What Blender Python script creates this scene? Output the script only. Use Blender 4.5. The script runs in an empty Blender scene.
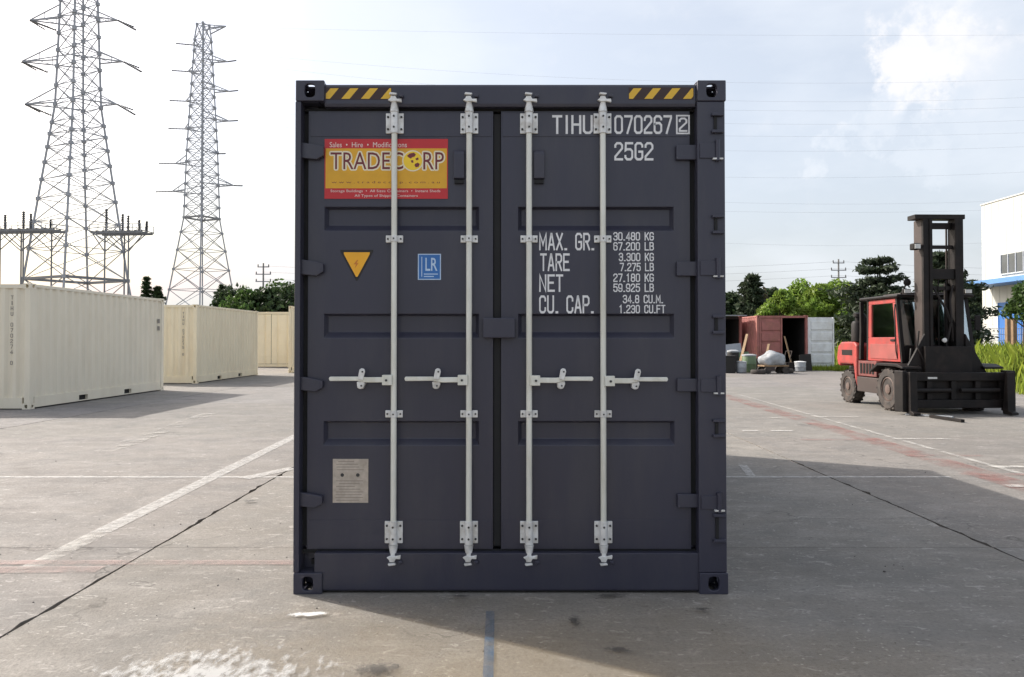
import bpy, bmesh, math, random
import numpy as np
from mathutils import Vector, Matrix
R = math.radians
random.seed(7); rng = np.random.default_rng(7)
scn = bpy.context.scene
C = scn.collection

# ------------------------------------------------------------------ camera, sky, sun, exposure
F = 768.0; CAMZ = 1.424; HOR = 340.0; DF = 4.324      # focal length in px, eye height, horizon row, distance of the container front
PITCH = 1.0
cam_d = bpy.data.cameras.new('camera'); cam = bpy.data.objects.new('camera', cam_d); C.objects.link(cam)
cam.location = (0, 0, CAMZ); cam.rotation_euler = (R(90 + PITCH), 0, 0)
cam_d.sensor_width = 36; cam_d.lens = F * 36 / 1024
cam_d.shift_y = -(F * math.tan(R(PITCH)) - (HOR - 338.5)) / 1024
cam_d.clip_end = 6000; cam_d.clip_start = 0.05
scn.camera = cam

SUN_TRAVEL = Vector((1.0, -0.586, -0.861)).normalized()
SUN_EL = math.asin(-SUN_TRAVEL.z)
SUN_AZ = math.atan2(-SUN_TRAVEL.x, -SUN_TRAVEL.y)       # from +Y towards +X
w = bpy.data.worlds.new('World'); scn.world = w; w.use_nodes = True
nt = w.node_tree; nt.nodes.clear()
def N(t, k, **kw):
    n = t.nodes.new(k)
    for a, b in kw.items(): setattr(n, a, b)
    return n
wo = N(nt, 'ShaderNodeOutputWorld'); bg = N(nt, 'ShaderNodeBackground')
sky = N(nt, 'ShaderNodeTexSky'); sky.sky_type = 'NISHITA'; sky.sun_disc = False
sky.sun_elevation = SUN_EL; sky.sun_rotation = SUN_AZ; sky.dust_density = 4.5; sky.air_density = 1.0; sky.ozone_density = 1.2
bg.inputs['Strength'].default_value = 0.135
# high thin cloud everywhere plus one cumulus where the photograph shows it
tc = N(nt, 'ShaderNodeTexCoord')
no = N(nt, 'ShaderNodeTexNoise'); no.inputs['Scale'].default_value = 3.2; no.inputs['Detail'].default_value = 7; no.inputs['Roughness'].default_value = .55
mp = N(nt, 'ShaderNodeMapping'); mp.inputs['Scale'].default_value = (1, 1, 2.6)
nt.links.new(tc.outputs['Generated'], mp.inputs['Vector']); nt.links.new(mp.outputs[0], no.inputs['Vector'])
rp = N(nt, 'ShaderNodeMapRange'); rp.inputs['From Min'].default_value = .44; rp.inputs['From Max'].default_value = .72
rp.inputs['To Min'].default_value = 0.52; rp.inputs['To Max'].default_value = .8
nt.links.new(no.outputs['Fac'], rp.inputs['Value'])
def math_n(t, op, a, b=None, c=None):
    n = N(t, 'ShaderNodeMath', operation=op)
    for i, v in enumerate((a, b, c)):
        if v is None: continue
        if isinstance(v, (int, float)): n.inputs[i].default_value = v
        else: t.links.new(v, n.inputs[i])
    return n.outputs[0]
n2 = N(nt, 'ShaderNodeTexNoise'); n2.inputs['Scale'].default_value = 15; n2.inputs['Detail'].default_value = 9; n2.inputs['Roughness'].default_value = .62
nt.links.new(tc.outputs['Generated'], n2.inputs['Vector'])
def lobes(ls):                                         # sum of soft gaussians round directions in the sky, ragged by warping
    tot = None
    wv = N(nt, 'ShaderNodeVectorMath', operation='MULTIPLY_ADD'); sb_ = N(nt, 'ShaderNodeVectorMath', operation='SUBTRACT'); nt.links.new(n2.outputs['Color'], sb_.inputs[0]); sb_.inputs[1].default_value = (.5, .5, .5)
    nt.links.new(sb_.outputs[0], wv.inputs[0]); wv.inputs[1].default_value = (.24, .24, .24); nt.links.new(tc.outputs['Generated'], wv.inputs[2])
    for (px, py, rad, amp) in ls:
        d = Vector(((px - 512) / F, 1, (HOR - py) / F)).normalized()
        dot = N(nt, 'ShaderNodeVectorMath', operation='DISTANCE'); nt.links.new(wv.outputs[0], dot.inputs[0]); dot.inputs[1].default_value = d
        q = math_n(nt, 'DIVIDE', dot.outputs['Value'], rad)
        v = math_n(nt, 'MULTIPLY', math_n(nt, 'EXPONENT', math_n(nt, 'MULTIPLY', math_n(nt, 'MULTIPLY', q, q), -1.0)), amp)
        tot = v if tot is None else math_n(nt, 'ADD', tot, v)
    return tot
def soft(v, namp, lo, hi, top):
    m = math_n(nt, 'ADD', v, math_n(nt, 'MULTIPLY', math_n(nt, 'SUBTRACT', n2.outputs['Fac'], .5), namp))
    r = N(nt, 'ShaderNodeMapRange'); r.interpolation_type = 'SMOOTHSTEP'; r.inputs['From Min'].default_value = lo; r.inputs['From Max'].default_value = hi; r.inputs['To Max'].default_value = top
    nt.links.new(m, r.inputs['Value']); return r.outputs[0]
core = soft(lobes(((950, 12, .040, .8), (925, 42, .040, .8), (905, 72, .035, .6), (950, 55, .055, .7), (975, 75, .06, .35))), 2.3, .20, 1.5, .72)
halo = soft(lobes(((950, 90, .12, .8), (1000, 105, .12, .6), (880, 120, .12, .4))), 1.8, .1, 1.4, .7)
cl = math_n(nt, 'MAXIMUM', rp.outputs[0], halo)
mx = N(nt, 'ShaderNodeMix', data_type='RGBA', blend_type='LIGHTEN')
nt.links.new(cl, mx.inputs['Factor']); nt.links.new(sky.outputs[0], mx.inputs['A'])
mx.inputs['B'].default_value = (4.95, 5.2, 5.55, 1)
mx2 = N(nt, 'ShaderNodeMix', data_type='RGBA', blend_type='LIGHTEN'); nt.links.new(core, mx2.inputs['Factor']); nt.links.new(mx.outputs['Result'], mx2.inputs['A']); mx2.inputs['B'].default_value = (5.5, 5.4, 5.45, 1)
nt.links.new(mx2.outputs['Result'], bg.inputs['Color']); nt.links.new(bg.outputs[0], wo.inputs[0])

sl = bpy.data.lights.new('sun', 'SUN'); sl.energy = 4.0; sl.angle = R(0.53); sl.color = (1.0, .955, .885)
so = bpy.data.objects.new('sun', sl); C.objects.link(so); so.location = (-20, 15, 30)
so.rotation_euler = SUN_TRAVEL.to_track_quat('-Z', 'Y').to_euler()
scn.view_settings.view_transform = 'Standard'; scn.view_settings.look = 'None'; scn.view_settings.gamma = 1
scn.view_settings.use_curve_mapping = False; scn.view_settings.exposure = 0.55
scn.render.engine = 'CYCLES'; scn.cycles.use_denoising = True
scn.cycles.max_bounces = 8; scn.cycles.transparent_max_bounces = 24

# ------------------------------------------------------------------ materials
def srgb(r, g, b):
    f = lambda c: (c / 255 / 12.92) if c <= 10 else ((c / 255 + .055) / 1.055) ** 2.4
    return (f(r), f(g), f(b))
def mat(name, col, rough=.6, metal=0.0, var=.12, scale=6.0, bump=0.0, bscale=None, dirt=None, dirt_amt=.35, dirt_scale=2.0, stretch=(1, 1, 1), coat=0.0, world=False, spec=.5):
    m = bpy.data.materials.new(name); m.use_nodes = True; t = m.node_tree; t.nodes.clear()
    o = N(t, 'ShaderNodeOutputMaterial'); p = N(t, 'ShaderNodeBsdfPrincipled'); t.links.new(p.outputs[0], o.inputs[0])
    p.inputs['Metallic'].default_value = metal; p.inputs['Specular IOR Level'].default_value = spec
    if world: vec = N(t, 'ShaderNodeNewGeometry').outputs['Position']
    else: vec = N(t, 'ShaderNodeTexCoord').outputs['Object']
    mp = N(t, 'ShaderNodeMapping'); mp.inputs['Scale'].default_value = stretch; t.links.new(vec, mp.inputs[0]); vec = mp.outputs[0]
    n1 = N(t, 'ShaderNodeTexNoise'); n1.inputs['Scale'].default_value = scale; n1.inputs['Detail'].default_value = 6; t.links.new(vec, n1.inputs['Vector'])
    mr = N(t, 'ShaderNodeMapRange'); mr.inputs['From Min'].default_value = .25; mr.inputs['From Max'].default_value = .75
    mr.inputs['To Min'].default_value = 1 - var; mr.inputs['To Max'].default_value = 1 + var; t.links.new(n1.outputs['Fac'], mr.inputs['Value'])
    mu = N(t, 'ShaderNodeMix', data_type='RGBA', blend_type='MULTIPLY'); mu.inputs['Factor'].default_value = 1
    mu.inputs['A'].default_value = (*col, 1); t.links.new(mr.outputs[0], mu.inputs['B']); colout = mu.outputs['Result']
    if dirt:
        n3 = N(t, 'ShaderNodeTexNoise'); n3.inputs['Scale'].default_value = dirt_scale; n3.inputs['Detail'].default_value = 9; n3.inputs['Roughness'].default_value = .65; t.links.new(vec, n3.inputs['Vector'])
        r3 = N(t, 'ShaderNodeMapRange'); r3.inputs['From Min'].default_value = .45; r3.inputs['From Max'].default_value = .75; r3.inputs['To Max'].default_value = dirt_amt; t.links.new(n3.outputs['Fac'], r3.inputs['Value'])
        m3 = N(t, 'ShaderNodeMix', data_type='RGBA'); m3.inputs['B'].default_value = (*dirt, 1); t.links.new(r3.outputs[0], m3.inputs['Factor']); t.links.new(colout, m3.inputs['A']); colout = m3.outputs['Result']
    t.links.new(colout, p.inputs['Base Color'])
    rr = N(t, 'ShaderNodeMapRange'); rr.inputs['To Min'].default_value = max(.03, rough - .1); rr.inputs['To Max'].default_value = min(1, rough + .1); t.links.new(n1.outputs['Fac'], rr.inputs['Value']); t.links.new(rr.outputs[0], p.inputs['Roughness'])
    if bump:
        nb = N(t, 'ShaderNodeTexNoise'); nb.inputs['Scale'].default_value = bscale or scale * 4; nb.inputs['Detail'].default_value = 4; t.links.new(vec, nb.inputs['Vector'])
        b = N(t, 'ShaderNodeBump'); b.inputs['Strength'].default_value = bump; b.inputs['Distance'].default_value = .01; t.links.new(nb.outputs['Fac'], b.inputs['Height']); t.links.new(b.outputs[0], p.inputs['Normal'])
    if coat: p.inputs['Coat Weight'].default_value = coat; p.inputs['Coat Roughness'].default_value = .15
    return m
def glass_mat(name, tint, refl=.35, rough=.05):
    m = bpy.data.materials.new(name); m.use_nodes = True; t = m.node_tree; t.nodes.clear()
    o = N(t, 'ShaderNodeOutputMaterial'); g = N(t, 'ShaderNodeBsdfGlossy'); g.inputs['Roughness'].default_value = rough; g.inputs['Color'].default_value = (.9, .95, .95, 1)
    tr = N(t, 'ShaderNodeBsdfTransparent'); tr.inputs['Color'].default_value = (*tint, 1)
    fr = N(t, 'ShaderNodeFresnel'); fr.inputs['IOR'].default_value = 1.5
    a = math_n(t, 'ADD', fr.outputs[0], refl); mxs = N(t, 'ShaderNodeMixShader')
    t.links.new(a, mxs.inputs[0]); t.links.new(tr.outputs[0], mxs.inputs[1]); t.links.new(g.outputs[0], mxs.inputs[2]); t.links.new(mxs.outputs[0], o.inputs[0])
    return m
def leaf_mat(name, col, var=.5, trans=.45):
    m = bpy.data.materials.new(name); m.use_nodes = True; t = m.node_tree; t.nodes.clear()
    o = N(t, 'ShaderNodeOutputMaterial'); d = N(t, 'ShaderNodeBsdfPrincipled'); d.inputs['Roughness'].default_value = .55; d.inputs['Specular IOR Level'].default_value = .3
    tl = N(t, 'ShaderNodeBsdfTranslucent'); mxs = N(t, 'ShaderNodeMixShader'); mxs.inputs[0].default_value = trans
    g = N(t, 'ShaderNodeNewGeometry')
    mr = N(t, 'ShaderNodeMapRange'); mr.inputs['To Min'].default_value = 1 - var; mr.inputs['To Max'].default_value = 1 + var; t.links.new(g.outputs['Random Per Island'], mr.inputs['Value'])
    hs = N(t, 'ShaderNodeHueSaturation'); hs.inputs['Color'].default_value = (*col, 1); t.links.new(mr.outputs[0], hs.inputs['Value'])
    n1 = N(t, 'ShaderNodeTexNoise'); n1.inputs['Scale'].default_value = .9; t.links.new(g.outputs['Position'], n1.inputs['Vector'])
    hr = N(t, 'ShaderNodeMapRange'); hr.inputs['To Min'].default_value = .46; hr.inputs['To Max'].default_value = .54; t.links.new(n1.outputs['Fac'], hr.inputs['Value']); t.links.new(hr.outputs[0], hs.inputs['Hue'])
    t.links.new(hs.outputs[0], d.inputs['Base Color']); t.links.new(hs.outputs[0], tl.inputs['Color'])
    t.links.new(d.outputs[0], mxs.inputs[1]); t.links.new(tl.outputs[0], mxs.inputs[2]); t.links.new(mxs.outputs[0], o.inputs[0])
    return m

MT = {}
MT['navy'] = mat('navy container paint', (.0355, .0355, .0560), .36, var=.10, scale=1.6, bump=.08, bscale=45, dirt=(.085, .082, .082), dirt_amt=.30, dirt_scale=4.5, stretch=(1, 1, .22))
MT['rubber'] = mat('black door gasket', (.008, .008, .009), .75)
MT['zinc'] = mat('galvanised steel', (.74, .74, .73), .42, metal=.25, var=.13, scale=20, dirt=(.30, .26, .20), dirt_amt=.7, dirt_scale=14)
MT['rod'] = mat('cream grey rod coating', (.72, .72, .66), .38, metal=.15, var=.10, scale=10, dirt=(.44, .40, .28), dirt_amt=.6, dirt_scale=7, stretch=(1, 1, .25))
MT['bolt'] = mat('dark bolt head', (.06, .06, .06), .5, metal=.6)
MT['white_paint'] = mat('white lettering paint', (.74, .74, .75), .6, var=.08, scale=25)
MT['yellow'] = mat('hazard yellow film', (.72, .44, .035), .4, var=.08)
MT['maroon'] = mat('dark maroon film', (.035, .014, .012), .45)
MT['sign_red'] = mat('sticker red', (.52, .022, .028), .4, var=.08)
MT['sign_yellow'] = mat('sticker golden yellow', (.70, .37, .018), .4, var=.1, scale=9)
MT['sign_text'] = mat('sticker maroon text', (.16, .022, .03), .5)
MT['sign_pale'] = mat('sticker pale outline', (.80, .72, .52), .5)
MT['sign_globe'] = mat('sticker globe yellow', (.85, .58, .03), .45)
MT['sign_white'] = mat('sticker white text', (.78, .66, .60), .5)
MT['tri_yellow'] = mat('warning triangle yellow', (.86, .42, .02), .4)
MT['tri_orange'] = mat('warning triangle orange', (.62, .20, .02), .4)
MT['black'] = mat('black print', (.01, .009, .009), .5)
MT['blue_label'] = mat('blue label film', (.025, .14, .42), .4)
MT['pale_blue'] = mat('pale blue print', (.45, .58, .75), .5)
MT['plate'] = mat('engraved steel plate', (.46, .40, .34), .45, metal=.1, var=.18, scale=40, dirt=(.22, .17, .12), dirt_amt=.4, dirt_scale=14)
MT['plate_ink'] = mat('plate engraving', (.24, .21, .18), .6)
MT['cream'] = mat('cream container paint', (.76, .70, .565), .5, var=.05, scale=2, dirt=(.56, .48, .35), dirt_amt=.35, dirt_scale=2.2, stretch=(1, 1, .3))
MT['cream2'] = mat('yellowish cream container paint', (.80, .71, .52), .5, var=.05, scale=2, dirt=(.56, .44, .28), dirt_amt=.4, dirt_scale=2.2, stretch=(1, 1, .3))
MT['pocket_shade'] = mat('near black', (.012, .012, .012), .8)  # stands for the shade inside the fork pockets
MT['grey_ink'] = mat('grey marking ink', (.24, .22, .19), .7)
MT['redbrown'] = mat('faded red brown container paint', (.36, .135, .12), .65, var=.2, scale=4, dirt=(.22, .11, .07), dirt_amt=.8, dirt_scale=3)
MT['offwhite'] = mat('dirty off white door paint', (.74, .75, .76), .6, var=.1, scale=4, dirt=(.45, .41, .36), dirt_amt=.5, dirt_scale=2.5)
MT['inside'] = mat('container inside with painted shade', (.022, .02, .019), .85, var=.3, scale=3)  # near-black in place of the shade inside the open containers
MT['steel_grey'] = mat('galvanised lattice steel', (.34, .36, .40), .6, var=.12, scale=3)  # lightened so the pylons carry the pale sky flare in their colour
MT['insulator'] = mat('dark insulator', (.07, .075, .085), .4); MT['deck_steel'] = mat('dull platform steel', (.20, .21, .23), .6)
MT['wire'] = mat('aluminium conductor', (.16, .16, .17), .6)
MT['fork_red'] = mat('forklift red paint', (.36, .042, .036), .5, var=.22, scale=5, dirt=(.16, .06, .05), dirt_amt=.8, dirt_scale=4.5)
MT['fork_black'] = mat('grimy black steel', (.011, .0092, .0090), .55, var=.5, scale=6, dirt=(.030, .021, .018), dirt_amt=.7, dirt_scale=4, spec=.25)
MT['fork_brown'] = mat('greasy brown steel', (.048, .033, .029), .6, var=.3, scale=4, dirt=(.03, .025, .022), dirt_amt=.6)
MT['tyre'] = mat('dusty tyre rubber', (.040, .034, .031), .85, var=.3, scale=8, dirt=(.11, .085, .07), dirt_amt=.6, dirt_scale=4)
MT['rim'] = mat('dusty wheel rim', (.11, .075, .062), .7, var=.3, scale=8)
MT['chrome'] = mat('steel piston', (.55, .55, .55), .25, metal=.9)
MT['lamp'] = mat('lamp lens', (.6, .6, .58), .2)
MT['teal'] = mat('teal seat cover', (.02, .16, .13), .7)
MT['cab_glass'] = glass_mat('cab glass', (.60, .70, .68), .42, .05)
MT['win_glass'] = mat('factory window glass', (.075, .085, .09), .15, var=.3, scale=.8)
MT['wall_white'] = mat('white factory cladding', (.50, .51, .485), .6, var=.06, scale=.3, dirt=(.5, .5, .45), dirt_amt=.25, dirt_scale=.4, stretch=(1, 1, .2))
MT['blue_steel'] = mat('blue painted steel', (.03, .14, .42), .45, var=.12, scale=.8)
MT['canopy_blue'] = mat('faded blue canopy paint', (.10, .24, .50), .5, var=.15, scale=.6)
MT['wood_post'] = mat('tan timber post', (.26, .17, .095), .8, var=.25, scale=5)
MT['pole'] = mat('concrete pole', (.22, .22, .22), .8, var=.15)
MT['bark'] = mat('bark', (.07, .05, .036), .9, var=.4, scale=6, bump=.5)
MT['leaf_bright'] = leaf_mat('bright broad leaf', (.185, .275, .048))
MT['leaf_mid'] = leaf_mat('mid green leaf', (.065, .115, .030), .5, .35)
MT['leaf_dark'] = leaf_mat('dark hedge leaf', (.040, .066, .026), .5, .3)
MT['leaf_pine'] = leaf_mat('pine needle', (.048, .066, .038), .5, .3)
MT['leaf_brown'] = leaf_mat('brownish dry foliage', (.070, .060, .036), .5, .3)
MT['weed'] = leaf_mat('tall weed blade', (.24, .31, .045), .45, .5)
MT['bucket_green'] = mat('dull green plastic', (.10, .16, .08), .5, dirt=(.2, .18, .14), dirt_amt=.5)
MT['sack'] = mat('pale grey sheet', (.36, .38, .40), .7, var=.25, scale=5, dirt=(.16, .14, .12), dirt_amt=.7, dirt_scale=4)
MT['pebble'] = mat('dark pebble', (.11, .10, .09), .85, var=.5, scale=3, world=True)
MT['earth'] = mat('dry earth', (.20, .165, .115), .95, var=.25, scale=1.2, bump=.5, bscale=6, dirt=(.085, .10, .035), dirt_amt=.85, dirt_scale=.5, world=True)

def concrete():
    m = bpy.data.materials.new('yard concrete'); m.use_nodes = True; t = m.node_tree; t.nodes.clear()
    o = N(t, 'ShaderNodeOutputMaterial'); p = N(t, 'ShaderNodeBsdfPrincipled'); t.links.new(p.outputs[0], o.inputs[0]); p.inputs['Specular IOR Level'].default_value = .35
    g = N(t, 'ShaderNodeNewGeometry').outputs['Position']
    def noise(scale, detail=6, rough=.55, st=(1, 1, 1), dist=0):
        mp = N(t, 'ShaderNodeMapping'); mp.inputs['Scale'].default_value = st; t.links.new(g, mp.inputs[0])
        n = N(t, 'ShaderNodeTexNoise'); n.inputs['Scale'].default_value = scale; n.inputs['Detail'].default_value = detail; n.inputs['Roughness'].default_value = rough; n.inputs['Distortion'].default_value = dist
        t.links.new(mp.outputs[0], n.inputs['Vector']); return n.outputs['Fac']
    def mr(v, a, b, c, d):
        n = N(t, 'ShaderNodeMapRange'); n.inputs['From Min'].default_value = a; n.inputs['From Max'].default_value = b; n.inputs['To Min'].default_value = c; n.inputs['To Max'].default_value = d; t.links.new(v, n.inputs['Value']); return n.outputs[0]
    def mix(f, a, b):
        n = N(t, 'ShaderNodeMix', data_type='RGBA')
        t.links.new(f, n.inputs['Factor'])
        for k, v in (('A', a), ('B', b)):
            if isinstance(v, tuple): n.inputs[k].default_value = (*v, 1)
            else: t.links.new(v, n.inputs[k])
        return n.outputs['Result']
    c = mix(mr(noise(.35, 5), .35, .65, 0, 1), (.222, .206, .188), (.286, .264, .240))          # broad tone
    c = mix(mr(noise(1.6, 8, .65, dist=.6), .42, .68, 0, .75), c, (.178, .172, .164))              # grey blotches
    c = mix(mr(noise(.9, 8, .7, (1, 2.2, 1)), .50, .72, 0, .75), c, (.355, .332, .308))             # scuffed pale areas
    c = mix(mr(noise(5.0, 9, .75, (.6, 1.8, 1), dist=.4), .55, .70, 0, .7), c, (.40, .375, .345))            # pale scuffs along x
    c = mix(mr(noise(7, 7, .75), .60, .72, 0, .7), c, (.105, .095, .088))                            # dark spots
    c = mix(mr(noise(2.3, 4, .5, dist=.3), .68, .74, 0, .5), c, (.12, .105, .095))                 # oil stains
    c = mix(mr(noise(55, 4, .7), .38, .66, 0, .5), c, (.14, .13, .12))                               # grain
    # flecks, grit and hairline cracks
    def voro(scale, feat='F1', rnd=1.0, warp=0.0):
        vec = g
        if warp:
            nn = N(t, 'ShaderNodeTexNoise'); nn.inputs['Scale'].default_value = 2.2; nn.inputs['Detail'].default_value = 6; t.links.new(g, nn.inputs['Vector'])
            va = N(t, 'ShaderNodeVectorMath', operation='MULTIPLY_ADD'); t.links.new(nn.outputs['Color'], va.inputs[0]); va.inputs[1].default_value = (warp,) * 3; t.links.new(g, va.inputs[2]); vec = va.outputs[0]
        vn = N(t, 'ShaderNodeTexVoronoi', feature=feat); vn.inputs['Scale'].default_value = scale; vn.inputs['Randomness'].default_value = rnd; t.links.new(vec, vn.inputs['Vector']); return vn.outputs['Distance']
    c = mix(math_n(t, 'MULTIPLY', mr(voro(24), .10, .20, .8, 0), mr(noise(2.1, 3), .50, .60, 0, 1)), c, (.46, .44, .41))
    c = mix(math_n(t, 'MULTIPLY', mr(voro(13), .05, .13, .85, 0), mr(noise(1.3, 3), .48, .62, 0, 1)), c, (.085, .078, .072))
    c = mix(math_n(t, 'MULTIPLY', mr(voro(.42, 'DISTANCE_TO_EDGE', 1, .9), .0, .006, .75, 0), mr(noise(.5, 2), .45, .6, 0, 1)), c, (.07, .065, .06))
    c = mix(mr(noise(14, 5, .7, (.6, 1.1, 1), dist=1.2), .595, .64, 0, .6), c, (.43, .41, .385))
    c = mix(mr(noise(26, 5, .75), .54, .66, 0, .55), c, (.12, .11, .102))
    oi = N(t, 'ShaderNodeObjectInfo')
    v = oi.outputs['Color']
    mu = N(t, 'ShaderNodeMix', data_type='RGBA', blend_type='MULTIPLY'); mu.inputs['Factor'].default_value = 1; t.links.new(c, mu.inputs['A']); t.links.new(v, mu.inputs['B'])
    t.links.new(mu.outputs['Result'], p.inputs['Base Color'])
    t.links.new(mr(noise(3, 5), .3, .7, .7, .95), p.inputs['Roughness'])
    b = N(t, 'ShaderNodeBump'); b.inputs['Strength'].default_value = .5; b.inputs['Distance'].default_value = .008
    h = math_n(t, 'ADD', noise(60, 4), math_n(t, 'MULTIPLY', noise(6, 5), 1.5)); t.links.new(h, b.inputs['Height']); t.links.new(b.outputs[0], p.inputs['Normal'])
    return m
MT['concrete'] = concrete()

def worn(name, col, cover=.5, soft=.12, scale=7.0, st=(1, 1, 1), edge=None, strength=1.0):
    """paint or spill on the ground, worn through to the concrete by noise; edge=(cx,cy,rx,ry) gives a ragged round outline"""
    m = bpy.data.materials.new(name); m.use_nodes = True; t = m.node_tree; t.nodes.clear()
    o = N(t, 'ShaderNodeOutputMaterial'); p = N(t, 'ShaderNodeBsdfPrincipled'); p.inputs['Base Color'].default_value = (*col, 1); p.inputs['Roughness'].default_value = .8
    tr = N(t, 'ShaderNodeBsdfTransparent'); ms = N(t, 'ShaderNodeMixShader')
    g = N(t, 'ShaderNodeNewGeometry').outputs['Position']
    mp = N(t, 'ShaderNodeMapping'); mp.inputs['Scale'].default_value = st; t.links.new(g, mp.inputs[0])
    n = N(t, 'ShaderNodeTexNoise'); n.inputs['Scale'].default_value = scale; n.inputs['Detail'].default_value = 9; n.inputs['Roughness'].default_value = .68; t.links.new(mp.outputs[0], n.inputs['Vector'])
    v = n.outputs['Fac']
    if edge:
        cx, cy, rx, ry = edge
        s = N(t, 'ShaderNodeSeparateXYZ'); t.links.new(g, s.inputs[0])
        dx = math_n(t, 'DIVIDE', math_n(t, 'SUBTRACT', s.outputs[0], cx), rx); dy = math_n(t, 'DIVIDE', math_n(t, 'SUBTRACT', s.outputs[1], cy), ry)
        d = math_n(t, 'SQRT', math_n(t, 'ADD', math_n(t, 'MULTIPLY', dx, dx), math_n(t, 'MULTIPLY', dy, dy)))
        v = math_n(t, 'ADD', v, math_n(t, 'MULTIPLY', math_n(t, 'SUBTRACT', .62, d), .45))
    r = N(t, 'ShaderNodeMapRange'); r.inputs['From Min'].default_value = 1 - cover - soft; r.inputs['From Max'].default_value = 1 - cover + soft; r.inputs['To Max'].default_value = strength; t.links.new(v, r.inputs['Value'])
    t.links.new(r.outputs[0], ms.inputs[0]); t.links.new(tr.outputs[0], ms.inputs[1]); t.links.new(p.outputs[0], ms.inputs[2]); t.links.new(ms.outputs[0], o.inputs[0])
    return m

# ------------------------------------------------------------------ helpers
class MB:
    def __init__(s): s.v = []; s.f = []
    def add(s, vs, fs):
        k = len(s.v); s.v += [tuple(v) for v in vs]; s.f += [tuple(i + k for i in f) for f in fs]; return s
    def box(s, x0, x1, y0, y1, z0, z1):
        return s.add([(x0, y0, z0), (x1, y0, z0), (x1, y1, z0), (x0, y1, z0), (x0, y0, z1), (x1, y0, z1), (x1, y1, z1), (x0, y1, z1)],
                     [(3, 2, 1, 0), (4, 5, 6, 7), (0, 1, 5, 4), (1, 2, 6, 5), (2, 3, 7, 6), (3, 0, 4, 7)])
    def beam(s, p, q, w, h=None, up=(0, 0, 1)):
        h = h or w; p = Vector(p); q = Vector(q); d = (q - p).normalized(); u = Vector(up)
        if abs(d.dot(u)) > .98: u = Vector((0, 1, 0))
        a = d.cross(u).normalized() * w / 2; b = a.cross(d).normalized() * h / 2
        vs = [p - a - b, p + a - b, p + a + b, p - a + b, q - a - b, q + a - b, q + a + b, q - a + b]
        return s.add(vs, [(0, 1, 2, 3), (7, 6, 5, 4), (4, 5, 1, 0), (5, 6, 2, 1), (6, 7, 3, 2), (7, 4, 0, 3)])
    def tube(s, pts, r, n=10, cap=True):
        pts = [Vector(p) for p in pts]; rs = r if isinstance(r, (list, tuple)) else [r] * len(pts)
        rings = []; k0 = len(s.v); a = None
        for i, p in enumerate(pts):
            d = (pts[min(i + 1, len(pts) - 1)] - pts[max(i - 1, 0)]).normalized()
            if a is None: a = d.cross(Vector((0, 0, 1)) if abs(d.z) < .9 else Vector((0, 1, 0))).normalized()
            else: a = (a - d * a.dot(d)).normalized()
            b = d.cross(a)
            for j in range(n):
                t = 2 * math.pi * j / n; s.v.append(tuple(p + (a * math.cos(t) + b * math.sin(t)) * rs[i]))
        for i in range(len(pts) - 1):
            for j in range(n): s.f.append((k0 + i * n + j, k0 + i * n + (j + 1) % n, k0 + (i + 1) * n + (j + 1) % n, k0 + (i + 1) * n + j))
        if cap: s.f.append(tuple(k0 + j for j in range(n))[::-1]); s.f.append(tuple(k0 + (len(pts) - 1) * n + j for j in range(n)))
        return s
    def lathe(s, prof, axis='z', c=(0, 0, 0), n=24):
        k0 = len(s.v); c = Vector(c)
        for (r, h) in prof:
            for j in range(n):
                t = 2 * math.pi * j / n; a, b = r * math.cos(t), r * math.sin(t)
                s.v.append(tuple(c + Vector({'z': (a, b, h), 'x': (h, a, b), 'y': (a, h, b)}[axis])))
        for i in range(len(prof) - 1):
            for j in range(n):
                s.f.append((k0 + i * n + j, k0 + i * n + (j + 1) % n, k0 + (i + 1) * n + (j + 1) % n, k0 + (i + 1) * n + j))
        s.f.append(tuple(k0 + j for j in range(n))[::-1]); s.f.append(tuple(k0 + (len(prof) - 1) * n + j for j in range(n)))
        return s
    def prism(s, poly, axis, a, b):
        """polygon given in the two other axes, extruded along axis from a to b"""
        def P(u, v, h): return {'x': (h, u, v), 'y': (u, h, v), 'z': (u, v, h)}[axis]
        n = len(poly); vs = [P(u, v, a) for u, v in poly] + [P(u, v, b) for u, v in poly]
        return s.add(vs, [tuple(range(n)), tuple(range(2 * n - 1, n - 1, -1))] + [(i, i + n, (i + 1) % n + n, (i + 1) % n) for i in range(n)])
    def mesh(s, name):
        me = bpy.data.meshes.new(name); me.from_pydata(s.v, [], s.f); me.update()
        bm = bmesh.new(); bm.from_mesh(me); bmesh.ops.recalc_face_normals(bm, faces=bm.faces); bm.to_mesh(me); bm.free(); return me
    def build(s, name, m, parent=None, bevel=0, smooth=False, seg=2):
        return link(name, s.mesh(name), m, parent, bevel, smooth, seg)
def link(name, me, m, parent=None, bevel=0, smooth=False, seg=2):
    o = bpy.data.objects.new(name, me); C.objects.link(o); o.parent = parent
    if m is not None and not me.materials: me.materials.append(MT[m] if isinstance(m, str) else m)
    if smooth:
        me.polygons.foreach_set('use_smooth', [True] * len(me.polygons))
        try: me.set_sharp_from_angle(angle=R(38))
        except Exception: pass
    if bevel:
        b = o.modifiers.new('bevel', 'BEVEL'); b.width = bevel; b.segments = seg; b.limit_method = 'ANGLE'; b.angle_limit = R(35); b.harden_normals = False
    return o
def tag(o, label, cat, group=None):
    o['label'] = label; o['category'] = cat
    if group: o['group'] = group
    return o
def thing(name, label, cat, loc=(0, 0, 0), rz=0, group=None):
    o = bpy.data.objects.new(name, None); C.objects.link(o); o.location = loc; o.rotation_euler.z = rz; o.empty_display_size = .3
    return tag(o, label, cat, group)
def structure(o): o['kind'] = 'structure'; return o
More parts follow.
